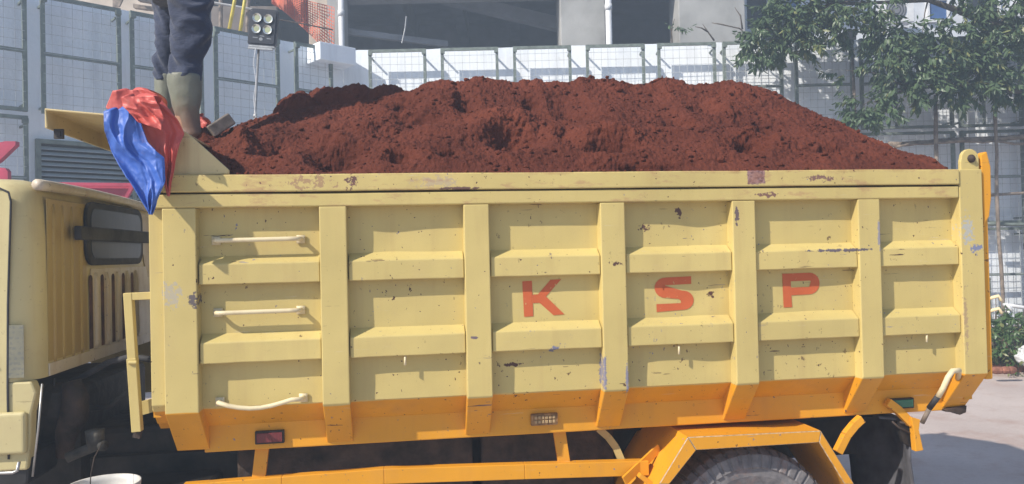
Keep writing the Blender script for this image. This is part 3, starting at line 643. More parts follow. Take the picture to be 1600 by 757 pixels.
# P as an outline that runs round the bowl and back through a hairline seam
Pp = [(1222.5, 428), (1266, 426.5)]+arc(1266, 443.5, 16, 17, -90, 90, 11)+[(1237.5, 462), (1238.5, 480), (1225, 481)]
Ph_o = [(1222.5, 428), (1266, 426.5)]+arc(1266, 443.5, 16, 17, -90, 90, 11)+[(1237.5, 462), (1237.2, 449)]+[(1266, 449)]+arc(1266, 443.8, 5, 5.2, 90, -90, 7)+[(1236, 439), (1237.15, 448.9), (1237.4, 462), (1238.5, 480), (1225, 481)]
letter([([(1222.5, 428), (1235.5, 427.6), (1238.5, 480.5), (1225, 481)], 0), ([(1235.5, 427.6), (1266, 426.5)]+arc(1266, 443.5, 16, 17, -90, 90, 11)+[(1237.5, 462), (1236.8, 449.8), (1266, 448.8)]+arc(1266, 443.8, 5, 5, 90, -90, 7)+[(1236, 440)], 0)])
# rungs
def rung(u0, v0, u1, v1, sag=0):
    a = P(u0, v0, .010); b = P(u1, v1, .010); mb = MB(); pts = [Vector((a.x+.0, .06, a.z-.002)), Vector((a.x, .022, a.z)), a+Vector((.012, 0, 0))]
    for k in range(1, 8): s = k/8; pts.append(a.lerp(b, s)+Vector((0, 0, -sag*math.sin(math.pi*min(1, s*1.15)))))
    pts += [b-Vector((.012, 0, 0)), Vector((b.x, .022, b.z)), Vector((b.x+.0, .06, b.z))]; mb.tube(pts, .0088, 10)
    for x in (a.x, b.x): mb.box(x-.016, x+.016, .046, .052, a.z-.016, a.z+.016)
    mb.build('rung', M['pale'], npan, smooth=True)
rung(334, 376.5, 468, 373); rung(337, 490, 468, 485); rung(340, 631, 472, 624, .025)
for (u, v0, v1) in ((633, 557, 571), (1061, 541, 554), (1448, 523, 535)):
    a = P(u, v0, .02); b = P(u, v1, .02); mb = MB(); mb.tube([Vector((a.x, .06, a.z)), Vector((a.x, .028, a.z)), a-Vector((0, 0, .004)), b], .0045, 8); mb.build('rope_hook', M['pale'], npan, smooth=True)
# marker lamps on the sill
def marker(u0, v0, u1, v1, lens, rib=False, lab=None):
    a = P(u0, v0, .13); b = P(u1, v1, .13); r0 = MB(); r0.box(a.x, b.x, .131, .149, b.z, a.z); o = r0.build('marker_lamp', M['grease'] if not rib else M['steelrust'], npan, bevel=.003)
    if lab: o['label'] = lab
    mb = MB(); w_, h_ = b.x-a.x, a.z-b.z
    if rib:
        for r_ in range(2):
            for k in range(6): x = a.x+w_*(.12+.135*k); z = b.z+h_*(.2+.36*r_); mb.box(x, x+w_*.10, .126, .132, z, z+h_*.26)
    else: mb.box(a.x+w_*.06, b.x-w_*.06, .126, .132, b.z+h_*.14, a.z-h_*.14)
    mb.build('lens', lens, o, bevel=.002)
M['steelrust'] = simple('rusty_plate', (.30, .17, .07), .7, var=.4, vs=30, bst=.4)
marker(398, 675, 444, 693, M['lens_red'], lab='dull red marker lamp'); marker(830, 648, 872, 664, M['lens_clear'], True, lab='rusty marker plate with two rows of slots'); marker(1390, 624, 1429, 638, M['lens_green'], lab='green marker lamp')
# visor over the cab
mb = MB(); A_, B_, C_ = (-1.268, 2.207), (-1.064, 2.187), (-.80, 2.128)
up_ = [(-1.262, 2.213), (-1.064, 2.194), (-.80, 2.135)]
mb.prism([Vector((x, 0, z)) for x, z in [(-1.268, 2.213), (-1.064, 2.194), (-.80, 2.138), (-.80, 2.129), (-1.064, 2.186), (-1.262, 2.205), (-1.258, 2.140), (-1.268, 2.140)]], (0, BW, 0))
vis = mb.build('visor', M['ochre'], npan, bevel=.003)
mb = MB(); g_ = [P(218, 194, .015), P(290, 206, .015), P(309, 222, .015), P(358, 266, .015), P(358, 272, .015), P(235, 275, .015)]; mb.prism(g_, (0, .012, 0)); mb.build('gusset', M['ochre'], npan, bevel=.002)
mb = MB(); c_ = P(93, 210, .05); mb.box(c_.x-.016, c_.x+.016, .04, .052, c_.z-.018, c_.z+.018); mb.box(c_.x-.008, c_.x+.008, .034, .041, c_.z-.009, c_.z+.009); mb.build('visor_eyelet', M['grease'], vis)
# tailgate with hinge lugs
mb = MB(); mb.box(2.512, 2.548, .02, BW, 1.05, 1.95); tg = mb.build('tailgate', M['orange'], npan, bevel=.006)
for y in (.012, BW-.06):
    mb = MB(); mb.prism([Vector((x, y, z)) for x, z in ((2.515, 2.03), (2.545, 2.045), (2.562, 1.975), (2.560, 1.84), (2.548, 1.76), (2.52, 1.72))], (0, .045, 0)); mb.build('hinge_arm', M['orange'], tg, bevel=.004)
    mb = MB(); mb.prism([Vector((x, y-.006, z)) for x, z in [(2.412, 1.96), (2.500, 1.96), (2.500, 2.0)]+[(2.458+.042*math.cos(t), 2.015+.04*math.sin(t)) for t in np.linspace(0, math.pi, 9)]+[(2.412, 2.0)]], (0, .018, 0)); hp = mb.build('hinge_plate', M['cream'], npan, bevel=.003)
    mb = MB(); mb.lathe([(0, -.022), (.010, -.021), (.013, -.012), (.018, -.011), (.018, -.004)], (2.462, y, 2.012), 'y', 14); mb.build('hinge_bolt', M['iron'], hp, smooth=True)
for z in (1.345, 1.40): mb = MB(); mb.tube([Vector((2.545, .03, z)), Vector((2.585, .02, z+.012)), Vector((2.592, .01, z-.01))], .008, 8); mb.build('gate_pin', M['pale'], tg, smooth=True)
# gate lever
mb = MB(); lev = [P(1497, 592, .05), P(1498, 579, -.02), P(1488, 580, -.04), P(1481, 590, -.04), P(1474, 606, -.03), P(1466, 620, -.01)]; mb.tube(lev, .0115, 12, 0); 
lv = mb.build('gate_lever', M['pale'], npan, smooth=True)
mb = MB(); mb.tube([P(1467, 618, -.01), P(1452, 638, .03)], .0125, 12); mb.build('grip_tape', M['rubber'], lv, smooth=True)
mb = MB(); mb.tube([P(1454, 635, .025), P(1441, 661, .06)], .010, 12); mb.build('lever_end', M['wood'], lv, smooth=True)
mb = MB(); mb.prism([P(1476, 640, .13), P(1511, 634, .13), P(1510, 645, .13), P(1500, 649, .13), P(1490, 645, .13), P(1478, 644, .13)], (0, .05, 0)); mb.build('gate_catch', M['iron'], npan, bevel=.003)
# fender over the rear wheel
def fpt(u, v, y=.03): return P(u, v, y)
outer = [(975, 850), (1030, 757), (1075, 683.5), (1283, 673.5), (1335, 757), (1395, 850)]; inner = [(996, 850), (1046, 757), (1088, 704), (1280, 692), (1320, 757), (1372, 850)]
mb = MB(); n_ = len(outer)
Of = [fpt(*q) for q in outer]; If = [fpt(*q) for q in inner]; dv = Vector((0, .006, 0)); fl_ = MB()
for k in range(n_-1): fl_.prism([Of[k], Of[k+1], If[k+1], If[k]], (0, .006, 0))
fend = fl_.build('fender', [M['orange'], simple('worn_edge', (.46, .34, .22), .6, var=.3, vs=60, bst=.3)], truck, bevel=.0035, seg=1)
fend.modifiers['bevel'].material = 1
mb = MB()
for k in range(n_-1):
    a, b = Of[k]+Vector((0, .0065, 0)), Of[k+1]+Vector((0, .0065, 0)); d_ = (b-a).normalized(); nn = Vector((-d_.z, 0, d_.x))
    mb.prism([a, b, b-nn*.006, a-nn*.006], (0, .50, 0))
mb.build('fender_top', M['orange'], fend)
mb = MB(); mb.bar(P(1018, 757, .10), P(998, 742, .10), .03, .02); mb.bar(P(975, 752, .12), P(1030, 700, .2), .01, .04); mb.build('fender_stay', M['orange'], fend, bevel=.002)
# side rail and struts of the subframe
mb = MB()
tp = [P(285, 758, .15), P(440, 745.5, .15), P(600, 733, .15), P(820, 726, .15), P(1014, 720.5, .15)]
for a, b in zip(tp, tp[1:]): mb.prism([a, b, b-Vector((0, 0, .062)), a-Vector((0, 0, .062))], (0, .045, 0))
e = tp[-1]; 
sr = mb.build('side_rail', M['orange'], truck, bevel=.003)
for (u0, v0, u1, v1, w_) in ((410, 699, 404, 752, .052), (873, 670, 882, 729, .052)):
    a, b = P(u0, v0, .20), P(u1, v1, .185); mb = MB(); mb.bar(a, b, w_, .02, (0, 1, 0)); mb.build('strut', M['orange'], truck, bevel=.002)
mb = MB(); c_ = [P(935, 670, .22), P(950, 683, .22), P(962, 699, .22), P(972, 722, .20)]
for a, b in zip(c_, c_[1:]): mb.bar(a, b, .03, .012, (0, 1, 0))
mb.build('strut', M['amber'], truck)
for pts, w_, mt in (([(1346, 654), (1335, 664), (1322, 680), (1309, 706)], .040, 'orange'), ([(1386, 628), (1402, 640), (1422, 661)], .045, 'orange')):
    mb = MB(); c_ = [P(u, v, .125) for u, v in pts]
    for a, b in zip(c_, c_[1:]): mb.bar(a, b+(b-a)*.04, .03 if mt == 'orange' else w_, .035)
    mb.build('flap_bracket', M[mt], truck, bevel=.002)
mb = MB(); c_ = [P(1424, 652, .10), P(1438, 656, .10), P(1436, 672, .10), P(1443, 704, .10), P(1431, 706, .10), P(1428, 672, .10)]; mb.prism(c_, (0, .03, 0)); mb.build('flap_bracket', M['orange'], truck, bevel=.002)
mb = MB(); c_ = [P(1400, 655, .14), P(1426, 652, .14), P(1430, 704, .14), P(1412, 692, .14)]; mb.prism(c_, (0, .02, 0)); mb.build('bracket_plate', M['grease'], truck)
# mud flap: curved rubber sheet across the axle
mb = MB(); zs2 = [.885, .87, .83, .77, .68, .55, .40, .22]; vs = []
for j, z in enumerate(zs2):
    for i in range(9):
        y = .14+.50*i/8; x = 2.245+(-.16 if j == 0 else -.06 if j == 1 else 0)+.05*math.sin(i/8*3.1)+.015*math.sin(j*1.3+i*.8); vs.append((x, y, z))
mb.add(vs, [(j*9+i, j*9+i+1, (j+1)*9+i+1, (j+1)*9+i) for j in range(7) for i in range(8)]); mf = mb.build('mud_flap', simple('dusty_rubber', (.10, .10, .115), .8, var=.45, vs=5, bst=.4, bs=14), truck, smooth=True); s_ = mf.modifiers.new('thick', 'SOLIDIFY'); s_.thickness = .008
mb = MB(); mb.tube([P(1394, 659, .13), P(1404, 668, .13), P(1424, 678, .13), P(1426, 664, .13), P(1406, 660, .13)], .005, 8); mb.build('flap_hanger', M['iron'], truck, smooth=True)
# wheels
WR = .392
def tyre_prof(w_): return [(.235, 0), (.25, -.004), (.28, -.014), (.312, -.018), (.320, -.024), (.372, -.012), (.382, .010), (WR, .028), (WR, w_-.03), (.38, w_-.01), (.345, w_+.012), (.28, w_+.01), (.235, w_)]
def wheel(x, y, w_, name='wheel', flip=False):
    root = empty(name, (x, y, WR)); root.parent = truck
    def mod(j, k): return 1.0 + (-.022 if k % 10 < 3 else 0)*(1 if j in (6, 7, 8, 9) else 0)
    mb = MB(); mb.lathe(tyre_prof(w_), (x, y, WR), 'y', 480, 0, mod, lambda j, k: (.007 if k % 10 < 3 else 0) if j in (4, 5, 6) else .003*float(j == 3)); t_ = mb.build('tyre', M['tyre'], None, smooth=False); t_.parent = root
    mb = MB(); s_ = 1; mb.lathe([(.236, .0), (.236, .012), (.225, .016), (.215, .05), (.19, .085), (.11, .075), (.10, .03), (.07, .02), (0, .02)], (x, y, WR), 'y', 48); r_ = mb.build('rim', M['iron'], None, smooth=True); r_.parent = root
    mb = MB()
    for k in range(6): a = k*math.pi/3; mb.tube([Vector((x+.145*math.cos(a), y+.082, WR+.145*math.sin(a))), Vector((x+.145*math.cos(a), y+.05, WR+.145*math.sin(a)))], .016, 6)
    nn = mb.build('wheel_nuts', M['grease'], None); nn.parent = root
    bpy.context.view_layer.update()
    for c in root.children: c.matrix_parent_inverse = Matrix.Translation((-x, -y, -WR))
    return root
for (x, y) in ((1.465, .125), (1.465, .37), (1.465, 1.28), (1.465, 1.53), (-2.05, .16), (-2.05, 1.50)): wheel(x, y, .20)
# chassis and running gear
mb = MB()
for y in (.58, 1.22): mb.box(-2.8, 2.35, y, y+.08, .60, .80)
for x in (-1.0, -.3, .4, .95, 1.9, 2.3): mb.box(x, x+.07, .66, 1.22, .62, .78)
chs = mb.build('chassis', M['grease'], truck, bevel=.004)
mb = MB(); mb.tube([Vector((1.465, .3, WR)), Vector((1.465, .8, WR)), Vector((1.465, .85, WR)), Vector((1.465, 1.05, WR)), Vector((1.465, 1.1, WR)), Vector((1.465, 1.6, WR))], [.06, .07, .17, .17, .07, .06], 16); mb.tube([Vector((1.4, .95, .42)), Vector((-.9, .95, .58))], .04, 12); mb.build('axle', M['grease'], truck, smooth=True)
mb = MB(); mb.box(-.75, 2.35, .50, .58, .80, .90); mb.box(-.75, 2.35, 1.30, 1.38, .80, .90); mb.box(-.6, 1.0, .50, .56, .42, .60); mb.build('subframe', M['black'], truck, bevel=.003)
mb = MB(); mb.box(-.70, .30, .40, .49, .50, .86); mb.box(.34, .95, .42, .49, .44, .84); mb.build('toolbox', M['iron'], truck, bevel=.01)
mb = MB()
for x in np.linspace(1.15, 1.95, 7)[:-1]: pass
for k in range(6): mb.bar(Vector((.95+k*.03, .60, .50+.02*k)), Vector((1.98-k*.03, .60, .50+.02*k)), .07, .014)
mb.build('leaf_spring', M['iron'], truck)
mb = MB(); mb.box(-.92, 2.4, BW-.34, BW-.28, .35, .95); mb.build('far_skirt', M['black'], truck)
# running gear between cab and body
mb = MB(); mb.box(-1.20, -.78, .14, .52, .42, .735); tb = mb.build('fuel_tank', M['black'], truck, bevel=.02)
mb = MB(); mb.tube([Vector((-1.09, 1.15, .86)), Vector((-1.09, 1.15, 1.1)), Vector((-1.08, 1.15, 1.42)), Vector((-1.06, 1.15, 1.66)), Vector((-1.05, 1.15, 1.72))], [.13, .15, .13, .10, .05], 20); mb.box(-1.13, -.99, .72, 1.55, .82, 1.28); mb.build('hoist_tank', M['darkgreen'], truck, bevel=.03)
mb = MB(); mb.box(-2.2, -1.35, .50, 1.35, .55, 1.12); mb.tube([Vector((-1.45, .42, .95)), Vector((-1.38, .33, 1.08)), Vector((-1.36, .30, 1.16))], [.09, .075, .05], 14); mb.box(-1.40, -1.0, .62, 1.2, .55, .92); mb.build('gearbox', M['grease'], truck, bevel=.03)
mb = MB(); pts = [P(112, 596, .30), P(118, 622, .30), P(116, 650, .30), P(104, 676, .32), P(100, 712, .34)]; mb.tube(pts, [.035, .05, .055, .042, .03], 14); mb.tube([P(88, 600, .36), P(90, 650, .36), P(98, 700, .36)], .03, 10); mb.build('intake_pipe', M['iron'], truck, smooth=True)
mb = MB(); mb.tube([P(148, 672, .22), P(150, 702, .22)], [.035, .03], 14); mb.tube([P(104, 716, .2), P(150, 697, .22), P(164, 697, .2)], .02, 10); mb.build('valve', simple('grey_casting', (.07, .065, .055), .7, var=.4, vs=30), truck, smooth=True)
mb = MB(); mb.tube([P(110, 598, .4), P(140, 583, .4), P(170, 566, .35), P(205, 558, .2), P(238, 562, .12)], .013, 10); mb.tube([P(85, 592, .3), P(84, 616, .3), P(85, 634, .3)], .004, 6); mb.tube([P(120, 640, .5), P(170, 636, .5), P(215, 600, .5)], .012, 8); mb.build('hose', M['rubber'], truck, smooth=True)
mb = MB(); mb.tube([P(66, 600, .06), P(60, 670, .05), P(51, 745, .05)], .004, 6); mb.build('rod', M['steel'], truck, smooth=True)
mb = MB(); mb.tube([P(-30, 741, .02), P(20, 739, .02), P(27, 736, .02), P(30, 722, .02)], .006, 8); mb.build('step_bar', M['steel'], truck, smooth=True)
mb = MB(); mb.prism([P(-60, 730, .10), P(48, 712, .10), P(44, 757, .10), P(-60, 800, .10)], (0, .25, 0)); mb.build('cab_step', M['black'], truck, bevel=.01)
# cream bracket standing in front of the body
mb = MB(); mb.bar(P(195, 464, .07), P(240, 462, .07), .028, .03, (0, 1, 0)); mb.bar(P(201, 458, .07), P(208, 566, .07), .03, .034, (0, 1, 0)); mb.bar(P(207, 560, .065), P(215, 674, .065), .034, .034, (0, 1, 0)); mb.tube([P(201, 567, .045), P(214, 567, .045)], .008, 8)
gb = mb.build('guard_bracket', M['cream'], truck, bevel=.002)
mb = MB(); mb.bar(P(210, 675, .08), P(221, 677, .08), .02, .04); mb.build('bracket_foot', M['iron'], gb); mb = MB(); mb.bar(P(214, 640, .12), P(244, 632, .12), .05, .02, (0, 1, 0)); mb.build('bracket_brace', M['cream'], gb)
# ---------------- cab
CX0, CX1, CY0, CY1 = -2.95, -1.352, .085, 1.78
def plan(inset=0, r=.11, n=8):
    x0, x1, y0, y1 = CX0+inset, CX1-inset, CY0+inset, CY1-inset; r = max(.02, r-inset*.3); out = []
    for cx, cy, a0 in ((x1-r, y1-r, 0), (x0+r, y1-r, 90), (x0+r, y0+r, 180), (x1-r, y0+r, 270)):
        out += [(cx+r*math.cos(R(a0+90*k/n)), cy+r*math.sin(R(a0+90*k/n))) for k in range(n+1)]
    return out
mb = MB(); lv_ = [(1.212, 0), (1.25, 0), (1.5, 0), (1.75, .003), (1.86, .008), (1.925, .018), (1.955, .035), (1.975, .065), (1.985, .11), (1.992, .3)]
rings = []
for z, ins in lv_:
    pl = plan(ins); i0 = len(mb.v); mb.v += [(x, y, z+ (-.012*((y-.9)/.8)**2 if z > 1.9 else 0)) for x, y in pl]; rings.append(i0)
n_ = len(plan())
for a, b in zip(rings, rings[1:]):
    for k in range(n_): mb.f.append((a+k, a+(k+1) % n_, b+(k+1) % n_, b+k)); mb.m.append(0)
mb.f.append(tuple(rings[0]+k for k in range(n_))[::-1]); mb.m.append(0); mb.f.append(tuple(rings[-1]+k for k in range(n_))); mb.m.append(0)
cab = mb.build('cab', M['cab'], truck, smooth=True)
es = cab.modifiers.new('edge', 'EDGE_SPLIT'); es.split_angle = R(40)
# lower cab skirt (near and far)
for y in (CY0+.001, CY1-.05):
    mb = MB(); mb.prism([Vector((x, y, z)) for x, z in [(-1.362, 1.2115), (P(57, 615, .086).x, P(57, 615, .086).z), (P(49, 646, .086).x, P(49, 646, .086).z), (P(47, 700, .086).x, P(47, 700, .086).z), (P(42, 712, .086).x, .885), (-1.62, .885)]+[(-2.05+.46*math.cos(t), .80+.34*math.sin(t)) for t in np.linspace(.3, math.pi-.3, 9)]+[(-2.55, .885), (-2.95, .885), (-2.95, 1.2115)]], (0, .05, 0)); mb.build('skirt', M['cab'], cab, bevel=.008)
mb = MB(); a, b = P(10, 645, .07), P(40, 714, .07); mb.box(-1.56, b.x+.004, .062, .09, b.z+.01, a.z); mb.build('corner_panel', M['cab'], cab, bevel=.018, seg=4)
mb = MB(); mb.prism([Vector((x, .0835, z)) for x, z in ((-2.42, 1.0), (-1.445, 1.0), (-1.440, 1.5), (-1.425, 1.90), (-1.445, 1.925), (-2.30, 1.925), (-2.42, 1.5))], (0, .003, 0)); dr = mb.build('door', M['cab'], cab)
mb = MB(); pts = [Vector((-1.442, .082, .93)), Vector((-1.4425, .082, 1.2)), Vector((-1.4375, .082, 1.5)), Vector((-1.4225, .082, 1.88)), Vector((-1.43, .082, 1.915)), Vector((-1.46, .082, 1.93)), Vector((-2.2, .082, 1.93))]; mb.tube(pts, .004, 8); mb.build('door_seal', M['rubber'], dr, smooth=True)
mb = MB(); mb.prism([Vector((x, .079, z)) for x, z in ((-2.32, 1.45), (-1.56, 1.45), (-1.54, 1.86), (-2.2, 1.86))], (0, .004, 0)); mb.build('door_window', M['glass'], dr)
mb = MB(); mb.tube([Vector((-1.52, .08, 1.33)), Vector((-1.54, .05, 1.33)), Vector((-1.66, .05, 1.33)), Vector((-1.68, .08, 1.33))], .010, 8); mb.build('handle', M['rubber'], dr, smooth=True)
mb = MB(); mb.box(-2.956, -2.949, .2, 1.66, 1.42, 1.88); mb.build('windscreen', M['glass'], cab)
for y in (.3, 1.56): mb = MB(); mb.lathe([(.09, -.03), (.08, .0), (0, .0)], (-2.96, y, 1.05), 'x', 20); mb.build('headlight', M['white'], cab)
# sticker, grey and worn
def sticker():
    m, nt, b = newmat('worn_sticker'); co = objco(nt); L = nt.links
    g = N(nt, 'ShaderNodeNewGeometry'); sp = N(nt, 'ShaderNodeSeparateXYZ'); L.new(g.outputs['Position'], sp.inputs[0])
    rows = math_(nt, 'GREATER_THAN', math_(nt, 'SINE', math_(nt, 'MULTIPLY', sp.outputs[2], 330.0)), -.1)
    nz = ramp(nt, noise(nt, objco(nt, (90, 90, 60)), 1, 3, .6), .46, .54)
    c = mixc(nt, math_(nt, 'MULTIPLY', math_(nt, 'MULTIPLY', rows, nz), .55), ramp(nt, noise(nt, co, 12, 4), .3, .7, (.17, .17, .13, 1), (.24, .23, .16, 1)), (.12, .125, .13)); L.new(c, b.inputs['Base Color']); b.inputs['Roughness'].default_value = .6; return m
st0, st1 = P(10, 509, .08), P(46, 590, .08); mb = MB(); mb.prism([Vector((st0.x, .0805, st0.z)), Vector((-1.385, .0815, st0.z)), Vector((-1.385, .0815, st1.z)), Vector((st0.x, .0805, st1.z))], (0, .002, 0))
mb.build('worn_sticker', sticker(), cab)
# rear wall details at X = CX1
xr = CX1
def yz(u, v): p = PX(u, v, xr); return p.y, p.z
# lower band, raised ribs, faded patch
mb = MB(); mb.box(xr, xr+.006, .20, 1.60, 1.214, 1.262); mb.build('rear_band', M['faded'], cab, bevel=.002)
mb = MB(); mb.prism([Vector((xr, y, z)) for y, z in [(.60, 1.26), (1.42, 1.26), (1.42, 1.5), (1.36, 1.62), (.62, 1.62), (.60, 1.5)]], (.004, 0, 0)); mb.build('rear_panel', M['faded'], cab, bevel=.001)
for k, y in enumerate([PX(u, 500, xr).y for u in (141, 159, 176, 192, 206)]):
    mb = MB(); 
    mb.prism([Vector((xr+.004, y+.05*.0+a, z)) for a, z in [(-.018, 1.27), (.018, 1.27)]+[(.018*math.cos(t), 1.575+.018*math.sin(t)) for t in np.linspace(0, math.pi, 7)]], (.0015, 0, 0)); mb.build('slot', M['slot'] if 'slot' in M else M.setdefault('slot', simple('slot_rust', (.13, .06, .035), .8, var=.5, vs=12, bst=.3)), cab)
    mb = MB(); mb.tube([Vector((xr+.002, y+.05, 1.27)), Vector((xr+.008, y+.05, 1.29)), Vector((xr+.008, y+.05, 1.56)), Vector((xr-.002, y+.05, 1.60))], .013, 8); mb.build('rear_rib', M['faded'], cab, smooth=True)
for k, y in enumerate((.26, .34, .43, .52)):
    mb = MB(); mb.tube([Vector((xr-.012, y, 1.26)), Vector((xr-.007, y, 1.29)), Vector((xr-.007, y, 1.83)), Vector((xr-.012, y, 1.88))], .016, 10); mb.build('rear_rib', M['amber'], cab, smooth=True)
mb = MB(); mb.prism([Vector((xr, y, z)) for y, z in [(.20, 1.27), (.575, 1.27), (.575, 1.90), (.20, 1.90)]], (.002, 0, 0)); mb.build('rear_panel', M['amber'], cab)
mb = MB(); mb.prism([Vector((xr, y, z)) for y, z in [(1.37, 1.56), (1.60, 1.56), (1.60, 1.86), (1.30, 1.90), (1.28, 1.80)]], (.002, 0, 0)); mb.build('rear_panel', M['amber'], cab)
# roof gutter lip
mb = MB(); mb.tube([Vector((xr-.02+.008, y, 1.955-.02*((y-.6)/.9)**2)) for y in np.linspace(.16, 1.66, 20)], .022, 10); mb.build('roof_lip', M['faded'], cab, smooth=True)
# rear window
def rr_yz(y0, y1, z0, z1, r, n=6): return [((y1-r if sy > 0 else y0+r)+r*math.cos(t), (z1-r if sz > 0 else z0+r)+r*math.sin(t)) for sy, sz, t0 in ((1, 1, 0), (-1, 1, 90), (-1, -1, 180), (1, -1, 270)) for t in np.radians(np.linspace(t0, t0+90, n))]
def shear(pts, x): return [Vector((x, y+(.10*(1.9-z)/.27 if False else 0), z)) for y, z in pts]
mb = MB(); mb.prism(shear(rr_yz(.545, 1.275, 1.635, 1.915, .07), xr+.002), (.016, 0, 0)); rw = mb.build('rear_window', M['rubber'], cab, bevel=.005)
mb = MB(); mb.prism(shear(rr_yz(.585, 1.235, 1.665, 1.885, .05), xr+.0185), (.002, 0, 0)); mb.build('pane', M['glass'], rw)
mb = MB(); p0, p1 = PX(123, 356, xr+.05), PX(220, 370, xr+.05); mb.box(xr+.03, xr+.06, p0.y, 1.40, 1.742, 1.800); mb.build('guard_bar', M['rubber'], rw, bevel=.006)
anchor(truck)

# ================================================================== SOIL HEAP
rp = [(255, 262), (300, 228), (340, 206), (365, 200), (400, 188), (440, 178), (470, 172), (505, 166), (540, 160), (575, 155), (610, 149), (640, 146), (665, 133), (700, 128), (712, 134), (745, 125), (800, 130), (840, 124), (852, 132), (890, 131), (905, 122), (950, 124), (985, 133), (1012, 130), (1035, 121), (1080, 135), (1145, 133), (1190, 146), (1250, 174), (1340, 208), (1400, 234), (1440, 251), (1500, 263), (1560, 268)]
RP = [P(u, v, .95) for u, v in rp]; rx = np.array([p.x for p in RP]); rz = np.array([p.z for p in RP])
nxh, nyh = 1150, 430
xh = np.linspace(-.90, 2.47, nxh); yh = np.linspace(.075, BW-.06, nyh)
Xh, Yh = np.meshgrid(xh, yh, indexing='ij')
# scale x of the ridge samples so they refer to the same picture column at Y=.95
ridge = np.interp(Xh, rx, rz)+.012+.022*np.clip((Xh-1.3)/.8, 0, 1)
tt = np.clip((Yh-.075)/(.95-.075), 0, 1)
crest = 1.0; zr0 = 1.945
s_ = tt**.82; s_ = s_*(1-.10*np.sin(tt*math.pi)); back = np.clip((Yh-.95)/(BW-.06-.95), 0, 1)
prof_ = np.where(Yh <= .95, s_, 1-.10*back-.80*np.clip(back-.25, 0, 1)**1.3)
Zh = zr0+(ridge-zr0)*prof_
Zh = np.maximum(Zh, zr0-.01)
endf = np.clip((2.47-Xh)/.04, 0, 1); Zh = zr0+(Zh-zr0)*endf
low = np.clip((Zh-zr0)/.10, 0, 1)
S3 = np.stack([Xh, Yh, Zh], -1)
dzx = np.gradient(Zh, xh, axis=0); dzy = np.gradient(Zh, yh, axis=1); Nn = np.stack([-dzx, -dzy, np.ones_like(Zh)], -1); Nn /= np.linalg.norm(Nn, axis=-1)[..., None]
amp = .25+.75*low
mass = fbm(S3*2.6+3, 3)*.055
crestdamp = 1-.55*np.exp(-((Yh-.95)/.12)**2)
disp = amp*mass*crestdamp
# slump hollows and lumps seen on the near slope
Vw = S3+Nn*disp[..., None]
rel = Vw-CC; dep_ = rel@CF; uu = 800+F*(rel@CR)/dep_; vv = 378.5-F*(rel@CU)/dep_
def near_pt(u, v):
    m_ = np.where(Yh < 1.0, (uu-u)**2+(vv-v)**2, 1e9); k = np.unravel_index(np.argmin(m_), m_.shape); return Vw[k]
add = np.zeros_like(Zh)
def blob(u, v, ru, rv, a, sharp=2):
    global add
    c = near_pt(u, v); q = ((uu-u)/ru)**2+((vv-v)/rv)**2
    d3 = np.linalg.norm(Vw-c, axis=-1); w_ = np.exp(-q**(sharp/2.0))*np.exp(-(d3/.45)**4); add += (1.25 if a < 0 else 1.1)*a*w_*(1+.35*fbm(S3*9+7, 2))
# (hollow just under a lump gives the dark scarps)
for (u, v, ru, rv, a) in ((527, 240, 34, 15, -.085), (520, 219, 44, 7, .030), (800, 217, 34, 12, -.075), (785, 192, 45, 16, .065), (955, 222, 46, 8, -.05), (955, 206, 48, 8, .03), (1172, 226, 18, 8, -.06), (1168, 208, 26, 9, .03), (1000, 262, 60, 5, -.03), (648, 184, 35, 6, -.04), (625, 161, 18, 6, -.045),
                          (728, 163, 12, 8, -.045), (830, 160, 10, 8, -.045), (1190, 200, 25, 6, -.04), (560, 200, 60, 10, .02), (420, 230, 22, 8, -.035), (380, 215, 18, 10, .035), (700, 235, 16, 6, -.03), (900, 180, 22, 5, -.03), (1060, 190, 30, 5, -.025), (1300, 230, 25, 5, -.025), (625, 243, 14, 7, -.04), (880, 205, 10, 6, -.04), (1105, 165, 24, 6, -.03), (690, 150, 30, 6, .02)):
    blob(u, v, ru, rv, a*(1.0 if 780 < u < 805 else 1.5))
Vw = Vw+Nn*add[..., None]
def gridn(V):
    a = np.gradient(V, axis=0); b = np.gradient(V, axis=1); n = np.cross(a, b); return n/(np.linalg.norm(n, axis=-1)[..., None]+1e-9)
N1 = gridn(Vw)
rough_zone = np.clip(.55+1.5*fbm(Vw*1.9+31, 2), .12, 1.6)
cl1 = np.maximum(billow(Vw*5.0+11, 3), -.3)*.040
Vw = Vw+N1*(amp*cl1*rough_zone*crestdamp)[..., None]; N1 = gridn(Vw)
cl2 = np.maximum(billow(Vw*13+5, 3), -.22)*.014; cl3 = fbm(Vw*34, 4, .7)*.0105
Vw = Vw+N1*(amp*(cl2*(.3+.8*rough_zone)+cl3))[..., None]
# farther lumps behind the left shoulder
for (u, v, r_, Yc) in ((468, 146, .12, 1.25), (452, 160, .09, 1.2), (505, 132, .075, 1.3), (522, 140, .10, 1.3), (560, 134, .13, 1.3), (605, 133, .12, 1.25), (585, 138, .10, 1.3), (635, 143, .09, 1.2), (345, 212, .05, .7), (318, 200, .07, .66), (330, 205, .07, .75), (300, 222, .05, .55)):
    c = np.array(P(u, v+r_*200, Yc)); q = ((Vw[..., 0]-c[0])**2+(Vw[..., 1]-c[1])**2)/r_**2
    top = c[2]+r_*np.sqrt(np.clip(1.15-q, 0, None))*.9-.03
    Vw[..., 2] = np.where(q < 1.15, np.maximum(Vw[..., 2], top+.018*billow(S3*20, 3)+.03*fbm(S3*8, 3)), Vw[..., 2])
Vw[..., 1] = np.clip(Vw[..., 1], .06, BW-.03)
Vw[..., 2] = np.where(Yh < .10, np.maximum(Vw[..., 2], 1.93), Vw[..., 2])
